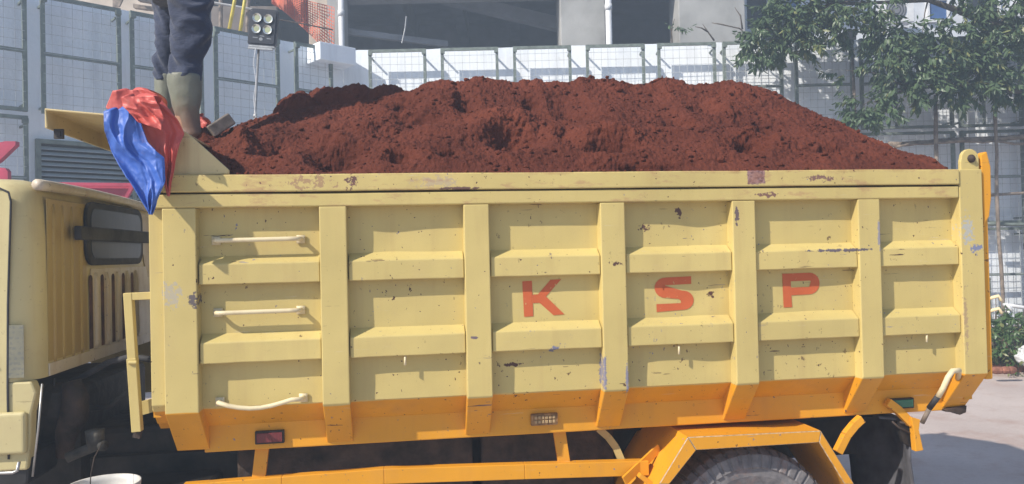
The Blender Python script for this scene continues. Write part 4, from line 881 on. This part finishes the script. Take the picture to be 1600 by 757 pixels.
heap = npmesh('soil_heap', Vw.reshape(-1, 3), gridfaces(nxh, nyh), M['soil'], None, smooth=True)
tag(heap, 'long heap of crumbly red-brown soil piled high in the truck body', 'soil')
# loose clods: crumbs of the same soil resting on its slope, kept in the heap's mesh as a second layer
def clod(c, r_, seed):
    bm = bmesh.new(); bmesh.ops.create_icosphere(bm, subdivisions=2, radius=1); v = np.array([x.co for x in bm.verts]); f = np.array([[y.index for y in x.verts] for x in bm.faces]); bm.free()
    return v, f
cv, cf = clod(0, 1, 0); nC = 2600; allV = []; allF = []; off_ = 0
sel = rng.integers(0, nxh*nyh, nC*2); flat = Vw.reshape(-1, 3); vfl = np.stack([uu.ravel(), vv.ravel()], 1); k = 0
for i in sel:
    p = flat[i]
    if p[1] > 1.25 or (p[2] < 1.96 and rng.random() < .3): continue
    r_ = .003+.010*rng.random()**4+(.010 if rng.random() < .02 else 0)
    dv_ = cv*(1+.35*fbm(cv*1.3+rng.random()*50, 2))[:, None]*np.array([1, .9, .75])*r_
    allV.append(dv_+p+np.array([0, 0, r_*.3])); allF.append(cf+off_); off_ += len(cv); k += 1
    if k >= nC: break
# crumbs lying on the cap rail
for i in range(900):
    x = rng.uniform(-.6, 2.38); y = .075-.075*rng.random()**1.6; r_ = .0025+.007*rng.random()**3; dv_ = cv*(1+.35*fbm(cv*1.3+rng.random()*50, 2))[:, None]*r_
    allV.append(dv_+np.array([x, y, 1.966+r_*.5])); allF.append(cf+off_); off_ += len(cv)
crumb = npmesh('soil_crumbs', np.concatenate(allV), np.concatenate(allF), M['soil'], heap, smooth=False); crumb['kind'] = 'stuff'
# brick like block half buried at the left end
mb = MB(); c_ = P(345, 196, .62); mb.box(-.055, .055, -.04, .04, -.028, .028); br = mb.build('rubble_block', simple('rubble', (.20, .17, .15), .9, var=.3, vs=20, bst=.5), bevel=.006); br.location = c_; br.rotation_euler = (R(8), R(-36), R(15)); tag(br, 'small greyish brick-like block poking out of the soil beside the boots', 'rubble block')

# ================================================================== TARPAULIN
def interp_poly(pts, n):
    pts = np.array(pts, float); d = np.r_[0, np.cumsum(np.linalg.norm(np.diff(pts, axis=0), axis=1))]; t_ = np.linspace(0, d[-1], n); return np.stack([np.interp(t_, d, pts[:, 0]), np.interp(t_, d, pts[:, 1])], 1)
def sheet(name, Lp, Rp, yb, mt, parent, seed, fold=.035, nfold=3.5, back=.35, nS=70, nT=110, wrap=18):
    L_ = interp_poly(Lp, nT); R_ = interp_poly(Rp, nT); V = []
    ti, si = np.meshgrid(np.maximum(np.arange(-wrap, nT), 0)/(nT-1), np.linspace(0, 1, nS), indexing='ij')
    q0 = np.stack([si*nfold+.5*ti, ti*1.6-.7*si, si*0+seed], -1); wq = np.stack([perlin(q0*1.3+5), perlin(q0*1.1+9), si*0], -1)*.7
    n1 = perlin(q0+wq); n2 = perlin(np.stack([si*nfold*1.9-ti*1.2, ti*2.9+si, si*0+seed+3], -1)+wq*1.5)
    fo = (1-4*np.abs(n1))*.9+(1-3*np.abs(n2))*.22
    for j in range(-wrap, nT):
        jj = max(j, 0); t_ = jj/(nT-1)
        for i in range(nS):
            s = i/(nS-1); u, v = L_[jj]*(1-s)+R_[jj]*s
            ph = s*nfold*math.pi+t_*2.2+seed; f_ = fold*(.5+.5*t_)*fo[j+wrap, i]
            w1 = float(0)
            y = yb-f_*1.0
            p = P(u, v, y)
            if j < 0: b_ = -j/wrap; p = Vector((p.x+.02*math.sin(b_*5+s*6), y+b_*back, p.z+.012*math.sin(b_*3.0)-.03*b_*b_+.01*math.sin(s*9+b_*4)))
            V.append(p)
    V = np.array(V); q = V*np.array([7, 7, 7])+seed
    V[:, 1] += .012*(np.abs(perlin(q))*2-.4)+.006*perlin(q*2.1+4)+.002*(np.abs(perlin(q*5+4))*2-.4)
    V[:, 2] += .006*perlin(q*1.7+8)
    o = npmesh(name, V, gridfaces(nT+wrap, nS), mt, parent); md = o.modifiers.new('thick', 'SOLIDIFY'); md.thickness = .003; return o
tarp = empty('tarpaulin', tuple(P(225, 180, .1))); tag(tarp, 'crumpled red and blue plastic tarpaulin hanging over the front of the truck body', 'tarpaulin')
sheet('red_side', [(177, 142), (165, 168), (180, 182), (206, 186), (218, 205), (228, 232), (244, 245), (254, 262), (262, 306)], [(230, 139), (250, 152), (266, 172), (279, 192), (287, 208), (280, 228), (274, 250), (270, 275), (264, 307)], -.02, M['tarp_red'], tarp, 2.1, fold=.034, nfold=1.7)
sheet('blue_side', [(162, 174), (164, 205), (174, 235), (190, 264), (206, 290), (220, 314), (233, 335)], [(216, 168), (222, 200), (230, 222), (245, 238), (257, 248), (259, 282), (237, 336)], -.085, M['tarp_blue'], tarp, 5.0, fold=.034, nfold=1.9, back=.10, wrap=6)
sheet('red_fold', [(190, 152), (192, 166), (204, 178), (214, 190)], [(240, 150), (248, 166), (256, 186), (252, 204)], -.10, M['tarp_red'], tarp, 9.0, fold=.02, nfold=1.3, back=.08, nS=40, nT=40, wrap=5)
sheet('red_tail', [(306, 180), (306, 195), (308, 208)], [(314, 184), (326, 194), (336, 206)], .74, M['tarp_red'], tarp, 1.0, fold=.01, nfold=1.5, back=.2, nS=24, nT=24, wrap=6)
anchor(tarp)

# ================================================================== PERSON
def leg_tube(mb, ctr, n=40, sub=14, wr=.0, seed=0, cap=True, flat=.86):
    # ctr: (x,y,z,r) rows
    c = np.array(ctr, float); t_ = np.arange(len(c)); tt_ = np.linspace(0, len(c)-1, (len(c)-1)*sub+1); cc = np.stack([np.interp(tt_, t_, c[:, k]) for k in range(4)], 1)
    ker = np.ones(sub)/sub
    for k in range(4):
        pad = np.pad(cc[:, k], (sub, sub), mode='reflect', reflect_type='odd'); cc[:, k] = np.convolve(pad, ker, 'same')[sub:-sub]
    i0 = len(mb.v); m_ = len(cc)
    for j in range(m_):
        for k in range(n):
            a = 2*math.pi*k/n; p = np.array([cc[j, 0]+cc[j, 3]*math.cos(a), cc[j, 1]+cc[j, 3]*flat*math.sin(a), cc[j, 2]])
            if wr:
                w2 = .35*math.sin(a*1+seed); q = np.array([p[0]*7, p[1]*7, p[2]*13+w2*3])+seed; d_ = wr*(.4-3*abs(float(perlin(q))))*.8+wr*.4*float(perlin(np.array([p[0]*16, p[1]*16, p[2]*26+w2*5])+seed)); p[0] += math.cos(a)*d_; p[1] += math.sin(a)*d_
            mb.v.append(tuple(p))
    for j in range(m_-1):
        for k in range(n): mb.f.append((i0+j*n+k, i0+j*n+(k+1) % n, i0+(j+1)*n+(k+1) % n, i0+(j+1)*n+k)); mb.m.append(0)
    if cap:
        mb.f.append(tuple(i0+k for k in range(n))); mb.m.append(0); mb.f.append(tuple(i0+(m_-1)*n+k for k in range(n))); mb.m.append(0)
def pc(u, v, rpx, Y): p = P(u, v, Y); dep = float((np.array(p)-CC)@CF); return (p.x, p.y, p.z, rpx*dep/F)
YA, YB = .62, .86
hipA = P(298, -38, YA+.03); hipB = P(270, -38, YB-.03)
LA = [pc(298, -70, 37, YA+.05), pc(297, -38, 35, YA+.02), pc(298, 0, 33, YA), pc(299, 40, 30.5, YA), pc(298, 72, 28, YA), pc(289, 95, 22.5, YA), pc(288, 112, 25.5, YA), pc(290, 130, 26.5, YA)]
LB = [pc(274, -70, 32, YB-.05), pc(272, -38, 30, YB-.02), pc(265, 0, 25, YB), pc(267, 48, 22, YB), pc(262, 80, 19, YB), pc(257, 92, 19.5, YB), pc(257, 112, 17, YB), pc(258, 129, 15.5, YB)]
def remesh(o, vox, smooth_it=4):
    r_ = o.modifiers.new('remesh', 'REMESH'); r_.mode = 'VOXEL'; r_.voxel_size = vox; r_.use_smooth_shade = True
    s = o.modifiers.new('smooth', 'SMOOTH'); s.iterations = smooth_it; s.factor = .5
def ell(mb, c, r, n=16):
    bm = bmesh.new(); bmesh.ops.create_uvsphere(bm, u_segments=n*2, v_segments=n, radius=1); i0 = len(mb.v)
    for v in bm.verts: mb.v.append((c[0]+v.co.x*r[0], c[1]+v.co.y*r[1], c[2]+v.co.z*r[2]))
    for f in bm.faces: mb.f.append(tuple(i0+v.index for v in f.verts)); mb.m.append(0)
    bm.free()
hx, hy, hz = (hipA.x+hipB.x)/2, (hipA.y+hipB.y)/2, hipA.z+.06
footz = 2.155
mb = MB()   # body: legs, trunk, arms, neck, head, hands as one continuous surface
def bt(pts): leg_tube(mb, pts, 16, 8)
for L_, yy in ((LA, YA), (LB, YB)): bt([(x, y, z, r*.62) for x, y, z, r in L_]+[(L_[-1][0]+.0, yy, 2.32, .05), (L_[-1][0], yy, footz+.06, .042)])
sh = hz+.50
bt([(hx, hy, hz-.08, .15), (hx, hy, hz+.05, .14), (hx-.01, hy, hz+.22, .125), (hx, hy, hz+.38, .145), (hx, hy, sh, .11), (hx-.005, hy, sh+.06, .055), (hx-.02, hy, sh+.14, .05)])
ell(mb, (hx-.03, hy, sh+.24), (.10, .078, .125)); ell(mb, (hx-.128, hy, sh+.225), (.022, .014, .02)); ell(mb, (hx-.118, hy, sh+.185), (.02, .026, .010))
for s in (-1, 1): ell(mb, (hx-.02, hy+s*.08, sh+.235), (.022, .012, .03))
for s in (-1, 1):
    S0 = (hx, hy+s*.18, sh-.03, .055); El = (hx+.04, hy+s*.26, sh-.30, .042); Wr = (hx-.14, hy+s*.22, sh-.47, .03)
    bt([(hx, hy+s*.08, sh-.03, .06), S0, ((S0[0]+El[0])/2, (S0[1]+El[1])/2, (S0[2]+El[2])/2, .048), El, ((Wr[0]+El[0])/2, (Wr[1]+El[1])/2, (Wr[2]+El[2])/2, .037), Wr])
    ell(mb, (Wr[0]-.045, Wr[1], Wr[2]-.03), (.05, .022, .038))
    for k in range(4):
        a = (Wr[0]-.07, Wr[1]-.0, Wr[2]-.055+.018*k); ln = (.055, .068, .072, .06)[k]
        bt([a+(.0095,), (a[0]-ln*.6, a[1]-s*.006, a[2]-.018, .009), (a[0]-ln, a[1]-s*.02, a[2]-.04, .0075)])
    bt([(Wr[0]-.02, Wr[1]-s*.01, Wr[2]-.0, .012), (Wr[0]-.05, Wr[1]-s*.04, Wr[2]+.005, .011), (Wr[0]-.08, Wr[1]-s*.05, Wr[2]-.01, .009)])
per = mb.build('person', M['skin']); remesh(per, .009, 3); tag(per, 'person in navy trousers and olive rubber boots standing on the truck above the tarpaulin', 'person')
mb = MB(); leg_tube(mb, LA, 64, 16, wr=.024, seed=3.0); leg_tube(mb, LB, 64, 16, wr=.020, seed=8.0)
leg_tube(mb, [(hx, hy, hz-.16, .13), (hx, hy, hz-.06, .178), (hx, hy, hz+.06, .168), (hx, hy, hz+.12, .155)], 48, 10, wr=.006)
tr_ = mb.build('trousers', M['navy'], per); remesh(tr_, .0075, 2)
def boot(L_, yy, toe):
    x, y, z, r = L_[-1]; return x, y, z, r
def mkboot(pts, yy, cx, name):
    mb = MB(); leg_tube(mb, pts, 40, 12, wr=.004, seed=yy*10, flat=.9)
    ell(mb, (cx-.10, yy, footz+.045), (.125, .05, .045)); ell(mb, (cx-.015, yy, footz+.045), (.05, .045, .045)); mb.box(cx-.21, cx+.03, yy-.04, yy+.04, footz-.005, footz+.022)
    o = mb.build(name, M['boot'], per); remesh(o, .007, 3); return o
mkboot([pc(289, 118, 26.5, YA), pc(289, 128, 27, YA), pc(290, 150, 24, YA), pc(292, 178, 18.5, YA), pc(297, 200, 15.5, YA), (P(299, 225, YA).x, YA, footz+.05, .052)], YA, P(299, 225, YA).x, 'boot')
mkboot([pc(257, 118, 14.5, YB), pc(257, 140, 15, YB), pc(258, 165, 13.5, YB), pc(260, 190, 13, YB), (P(262, 210, YB).x, YB, footz+.05, .046)], YB, P(262, 210, YB).x, 'boot')
mb = MB(); leg_tube(mb, [(hx, hy, hz+.04, .185), (hx-.01, hy, hz+.2, .165), (hx, hy, hz+.38, .172), (hx, hy, sh+.0, .14), (hx, hy, sh+.04, .07)], 48, 10, wr=.008)
for s in (-1, 1): leg_tube(mb, [(hx, hy+s*.08, sh-.04, .09), (hx, hy+s*.18, sh-.04, .078), (hx+.02, hy+s*.22, sh-.17, .068), (hx+.04, hy+s*.26, sh-.29, .062)], 32, 8, wr=.006)
o = mb.build('shirt', M['shirt'], per); remesh(o, .009, 3)
mb = MB(); ell(mb, (hx-.005, hy, sh+.285), (.105, .088, .095)); o = mb.build('hair', M['hair'], per); 

# ================================================================== BUCKET
bk = empty('bucket', tuple(P(163, 757, .02))); tag(bk, 'white plastic paint bucket hanging on a wire below the cab gap', 'bucket')
c_ = P(163, 755, .0); wr_ = 49*2.95/F; mb = MB()
mb.lathe([(wr_*.80, -.30), (wr_*.95, -.02), (wr_*1.0, -.02), (wr_*1.02, 0), (wr_*.97, 0), (wr_*.93, -.02), (wr_*.78, -.29), (0, -.29)], c_, 'z', 48); mb.lathe([(wr_*.965, -.045), (wr_*.99, -.045), (wr_*.99, -.035), (wr_*.965, -.035)], c_, 'z', 48)
mb.f.append(tuple(range(48))); mb.m.append(0)
mb.build('pail', simple('dirty_white_plastic', (.72, .70, .66), .5, var=.2, vs=7, bst=.1), bk, smooth=True)
mb = MB(); mb.tube([P(141, 757, .0), P(142, 742, .0), P(147, 716, .02), P(156, 699, .05), P(160, 692, .10)], .0018, 6); mb.build('wire_handle', M['iron'], bk, smooth=True)
anchor(bk)

# ================================================================== TREE
def leaves(name, centres, mats, parent, n_per, size, rngl, droop=.5, midx_p=.12):
    V = []; Fc = []; Mi = []; o_ = 0
    for (c, rad, cnt, pale) in centres:
        for twig in range(cnt):
            d = rngl.normal(size=3); d /= np.linalg.norm(d); tc = np.array(c)+d*np.array(rad)*rngl.random()**.45
            dirv = rngl.normal(size=3)*.6+d*.7+np.array([0, 0, -.25]); dirv /= np.linalg.norm(dirv); L_ = .16+.12*rngl.random()
            for i in range(n_per):
                s = i/n_per; base = tc+dirv*L_*s; ang = i*2.4+rngl.random(); a = np.cross(dirv, [0, 0, 1.]); a /= np.linalg.norm(a)+1e-6; b = np.cross(dirv, a)
                ld = dirv*.55+(a*math.cos(ang)+b*math.sin(ang))*.8+np.array([0, 0, -droop])+rngl.normal(size=3)*.15; ld /= np.linalg.norm(ld)
                sd = np.cross(ld, [0, 0, 1.])+rngl.normal(size=3)*.35; sd -= ld*(sd@ld); sd /= np.linalg.norm(sd)+1e-6; up = np.cross(sd, ld)
                sz = size*(.65+.6*rngl.random()); w_ = sz*.21
                V += [base, base+ld*sz*.35+sd*w_-up*w_*.35, base+ld*sz*.7+sd*w_*.75-up*w_*.5-np.array([0, 0, sz*.05]), base+ld*sz-np.array([0, 0, sz*.12]), base+ld*sz*.7-sd*w_*.75-up*w_*.5-np.array([0, 0, sz*.05]), base+ld*sz*.35-sd*w_-up*w_*.35, base+ld*sz*.5]
                for f in ((0, 1, 6), (1, 2, 6), (2, 3, 6), (3, 4, 6), (4, 5, 6), (5, 0, 6)): Fc.append((o_+f[0], o_+f[1], o_+f[2]))
                mi = 1 if rngl.random() < pale else 0; Mi += [mi]*6; o_ += 7
    return npmesh(name, np.array(V), np.array(Fc), mats, parent, smooth=False, midx=Mi)
def pxblob(u, v, ru, rv, dep, cnt, pale=.06, dr=.30): c = G(u, v, dep); return (tuple(c), (ru*dep/F, dr, rv*dep/F), max(3, int(cnt*(.95 if v > -30 and u < 1640 else 1))), pale)
blobs = [(1190, 62, 26, 28, 11.0, 34, .03), (1215, 80, 26, 16, 11.0, 24, .03), (1222, 30, 40, 26, 11.0, 42, .06), (1175, 88, 16, 8, 11.0, 8, .03), (1258, 42, 30, 26, 10.9, 32, .22), (1268, 72, 16, 14, 10.9, 12, .4), (1300, 14, 50, 20, 11.0, 46, .15), (1325, 42, 40, 16, 10.9, 26, .1), (1238, 4, 44, 20, 11.0, 34, .05),
         (1375, 10, 28, 18, 10.8, 16, .05), (1392, 60, 36, 20, 10.7, 34, .03), (1382, 92, 26, 18, 10.7, 24, .03), (1440, 62, 36, 20, 10.6, 32, .05), (1425, 100, 40, 24, 10.6, 42, .05), (1475, 85, 36, 24, 10.6, 36, .12), (1400, 135, 30, 16, 10.6, 20, .04), (1445, 135, 36, 16, 10.6, 26, .1), (1348, 165, 24, 14, 10.6, 16, .02), (1350, 190, 26, 11, 10.6, 15, .03), (1372, 178, 16, 12, 10.6, 8, .02),
         (1380, 158, 22, 10, 10.6, 10, .03), (1520, 40, 36, 34, 10.7, 38, .06), (1512, 100, 40, 28, 10.7, 44, .1), (1560, 80, 36, 36, 10.7, 44, .08), (1595, 40, 30, 34, 10.8, 34, .05), (1490, 140, 34, 16, 10.7, 24, .08), (1540, 140, 34, 16, 10.7, 24, .1), (1590, 130, 30, 24, 10.8, 30, .08), (1560, 12, 44, 20, 10.8, 32, .05), (1320, 110, 10, 22, 10.9, 5, .05),
         (1650, 60, 60, 80, 10.8, 110, .08), (1740, 20, 70, 100, 10.8, 120, .05), (1640, -60, 110, 50, 10.8, 110, .05), (1500, -60, 110, 45, 10.8, 80, .05), (1380, -70, 90, 40, 10.9, 60, .05), (1280, -50, 70, 36, 10.9, 60, .08), (1800, 120, 70, 60, 10.8, 60, .05), (1450, -170, 260, 70, 10.4, 190, .05), (1750, -180, 200, 100, 10.6, 160, .05)]
tree = empty('broadleaf_tree', tuple(PZ(1760, 520, .2))); TR = Vector((9.55, 6.95, .2)); tree.location = TR; tag(tree, 'broadleaf tree with drooping glossy leaves overhanging the wall at top right', 'tree')
rl = np.random.default_rng(5)
leaves('crown', [pxblob(*b) for b in blobs], [M['leaf'], M['leaf_pale']], tree, 13, .108, rl, droop=.65)
mb = MB(); tips = [Vector(G(b[0], b[1], b[4])) for b in blobs]
top = Vector((9.3, 6.9, 3.6)); mb.tube([TR, TR+Vector((-.05, 0, 1.2)), Vector((9.45, 6.95, 2.6)), top, Vector((9.2, 6.9, 5.2)), Vector((9.1, 6.9, 6.6))], [.17, .15, .13, .12, .09, .04], 14)
hub1 = G(1560, 42, 10.8); hub2 = G(1450, 0, 10.8); hub3 = G(1300, 8, 10.95); hub4 = G(1560, 140, 10.8); hub5 = G(1420, 138, 10.65)
mb.tube([top, G(1640, 80, 10.8), hub1, G(1500, 18, 10.8), hub2, G(1380, 4, 10.9), hub3, G(1235, 40, 11)], [.09, .07, .055, .045, .035, .025, .018, .008], 10)
mb.tube([top-Vector((0, 0, .5)), G(1660, 150, 10.8), hub4, G(1500, 133, 10.7), hub5, G(1365, 160, 10.6)], [.07, .05, .035, .025, .018, .006], 10)
mb.tube([hub3, G(1222, 62, 11), G(1180, 84, 11)], [.012, .008, .004], 6); mb.tube([G(1222, 62, 11), G(1190, 40, 11)], [.006, .003], 6)
for i, t_ in enumerate(tips):
    h = min((hub1, hub2, hub3, hub4, hub5, top), key=lambda q: (q-t_).length); mb.tube([h, h.lerp(t_, .5)+Vector((0, 0, .08)), t_], [.014, .008, .003], 6)
mb.build('trunk', M['bark'], tree, smooth=True); anchor(tree)
# bare twigs above the wall
for pts, lab in (([[(1185, 100), (1172, 60), (1156, 45), (1125, 38), (1112, 36)], [(1160, 46), (1157, 25), (1148, 12)]], 'bare forked twig reaching left of the tree crown'), ([[(1116, 64), (1106, 50), (1098, 38)], [(1106, 50), (1096, 44), (1086, 42)]], 'small bare sprig standing on the wall coping'), ([[(1050, 68), (1049, 45), (1054, 30)]], 'little leafy sprig against the dark opening')):
    mb = MB()
    for q in pts: mb.tube([G(u, v, 11.9) for u, v in q], [.014]+[.010]*(len(q)-2)+[.004], 6)
    o = mb.build('twig', M['bark'], smooth=True); tag(o, lab, 'twig', 'twigs above the wall')
    if 'leafy' in lab: leaves('foliage', [pxblob(1060, 46, 7, 12, 11.9, 3, .0, .05)], [M['leaf'], M['leaf_pale']], o, 8, .09, rl)
# bamboo / timber poles lashed in front of the wall on the right
def pole(pts, r, lab, mt='wood', wob=.01, grp='thin poles in front of the wall'):
    mb = MB(); q = []
    for a, b in zip(pts, pts[1:]):
        for k in range(6): s = k/6; q.append(a.lerp(b, s)+Vector((0, 0, 0))+Vector((random.uniform(-wob, wob), random.uniform(-wob, wob), random.uniform(-wob, wob))))
    q.append(pts[-1]); mb.tube(q, [r*(1+random.uniform(-.12, .12)) for _ in q], 10); tag(mb.build('wooden_pole', M[mt], smooth=True), lab, 'pole', grp)
def drop(u, v, dep, z): p = G(u, v, dep); return Vector((p.x, p.y, z))
pole([G(1388, 226, 11.3), G(1480, 221, 11.3), G(1610, 214, 11.3), G(1720, 208, 11.3)], .04, 'upper horizontal timber pole lashed across the shaded wall')
pole([G(1400, 229, 11.25), G(1500, 219, 11.25), G(1605, 224, 11.25)], .02, 'thin crooked stick lying along the upper timber pole', wob=.02)
pole([G(1461, 150, 11.1), drop(1461, 280, 11.1, .2)], .028, 'pale upright pole just right of the heap, standing by the wall')
pole([G(1333, 92, 11.4), drop(1336, 200, 11.4, .2)], .022, 'slim upright pole with peeling bark behind the hanging leaves')
pole([G(1554, 120, 11.2), G(1557, 300, 11.2), drop(1570, 505, 11.2, .2)], .024, 'upright pole near the right edge behind the tailgate')
pole([G(1540, 306, 11.3), G(1620, 300, 11.3)], .022, 'short horizontal pole behind the tailgate hinge', wob=.006)
pole([G(1540, 350, 11.3), G(1620, 352, 11.3)], .030, 'dark horizontal pole at mid height right of the tailgate', 'trellis', .003)
# plants in the bed
def bush(u, v, ru, rv, dep, cnt, lab, size=.09, pale=.15):
    c = G(u, v, dep); o = empty('shrub', (c.x, c.y, .2)); tag(o, lab, 'shrub', 'shrubs in the planting bed')
    leaves('foliage', [(tuple(c), (ru*dep/F, .25, rv*dep/F), cnt, pale)], [M['leaf_bush'], M['leaf_pale']], o, 9, size, rl, droop=.05)
    mb = MB()
    for k in range(7): mb.tube([Vector((c.x+random.uniform(-.1, .1), c.y+random.uniform(-.1, .1), .1)), c+Vector((random.uniform(-.2, .2), random.uniform(-.15, .15), random.uniform(-.05, .25)))], .006, 5)
    mb.build('stems', M['bark'], o); anchor(o)
bush(1562, 545, 20, 22, 9.6, 40, 'leafy green shrub beside the tailgate above the kerb'); bush(1590, 512, 18, 12, 10.2, 20, 'low green shrub behind the white sack'); bush(1562, 505, 12, 14, 10.4, 16, 'small shrub against the wall foot beside the white pipe')
bush(1640, 540, 30, 26, 9.6, 60, 'spreading green shrub just past the right edge'); bush(1530, 545, 20, 18, 10.0, 24, 'green shrub hidden mostly by the tailgate')
bush(1565, 492, 7, 9, 9.8, 5, 'single broad-leaved sprout standing taller than the shrubs', .14, 0)
mb = MB(); mb.tube([drop(1576, 480, 10.6, .2), G(1577, 478, 10.6)], .035, 12); mb.tube([G(1568, 476, 10.6), G(1600, 481, 10.6), G(1640, 486, 10.6)], .025, 12); mb.tube([G(1572, 474, 10.55), G(1582, 487, 10.5)], .02, 10)
mb.tube([G(1560, 506, 10.55), G(1640, 508, 10.55)], .04, 12)
tag(mb.build('pipe_frame', M['white'], smooth=True), 'white plastic pipe frame standing in the planting bed', 'pipe frame')
# white sack
bm = bmesh.new(); bmesh.ops.create_icosphere(bm, subdivisions=5, radius=1)
c_ = G(1612, 548, 9.3)
for v in bm.verts:
    p = np.array(v.co); d_ = 1+.16*float(fbm(p*1.6+3, 3)); v.co = Vector((c_.x+.08+p[0]*.26*d_, c_.y+p[1]*.2*d_, .13+max(0, (p[2]+.75))*.15*d_))
me = bpy.data.meshes.new('sack'); bm.to_mesh(me); bm.free(); me.materials.append(M['white']); me.polygons.foreach_set('use_smooth', [True]*len(me.polygons)); o = bpy.data.objects.new('sack', me); sc.collection.objects.link(o); tag(o, 'crumpled white sack lying behind the brick kerb', 'sack')
for k in range(5):
    c_ = G(1556+k*6+random.uniform(-3, 3), 563+random.uniform(-6, 4), 9.0); mb = MB(); ell(mb, (c_.x, c_.y, .14), (.06+.03*random.random(), .05, .045), 6)
    tag(mb.build('stone', M['brick']), ('rounded reddish stone', 'dark squat stone', 'flat reddish stone', 'small reddish stone', 'pale reddish stone')[k]+' on the bed edge behind the kerb, '+ordn[k]+' from the truck', 'stone', 'stones behind the kerb')
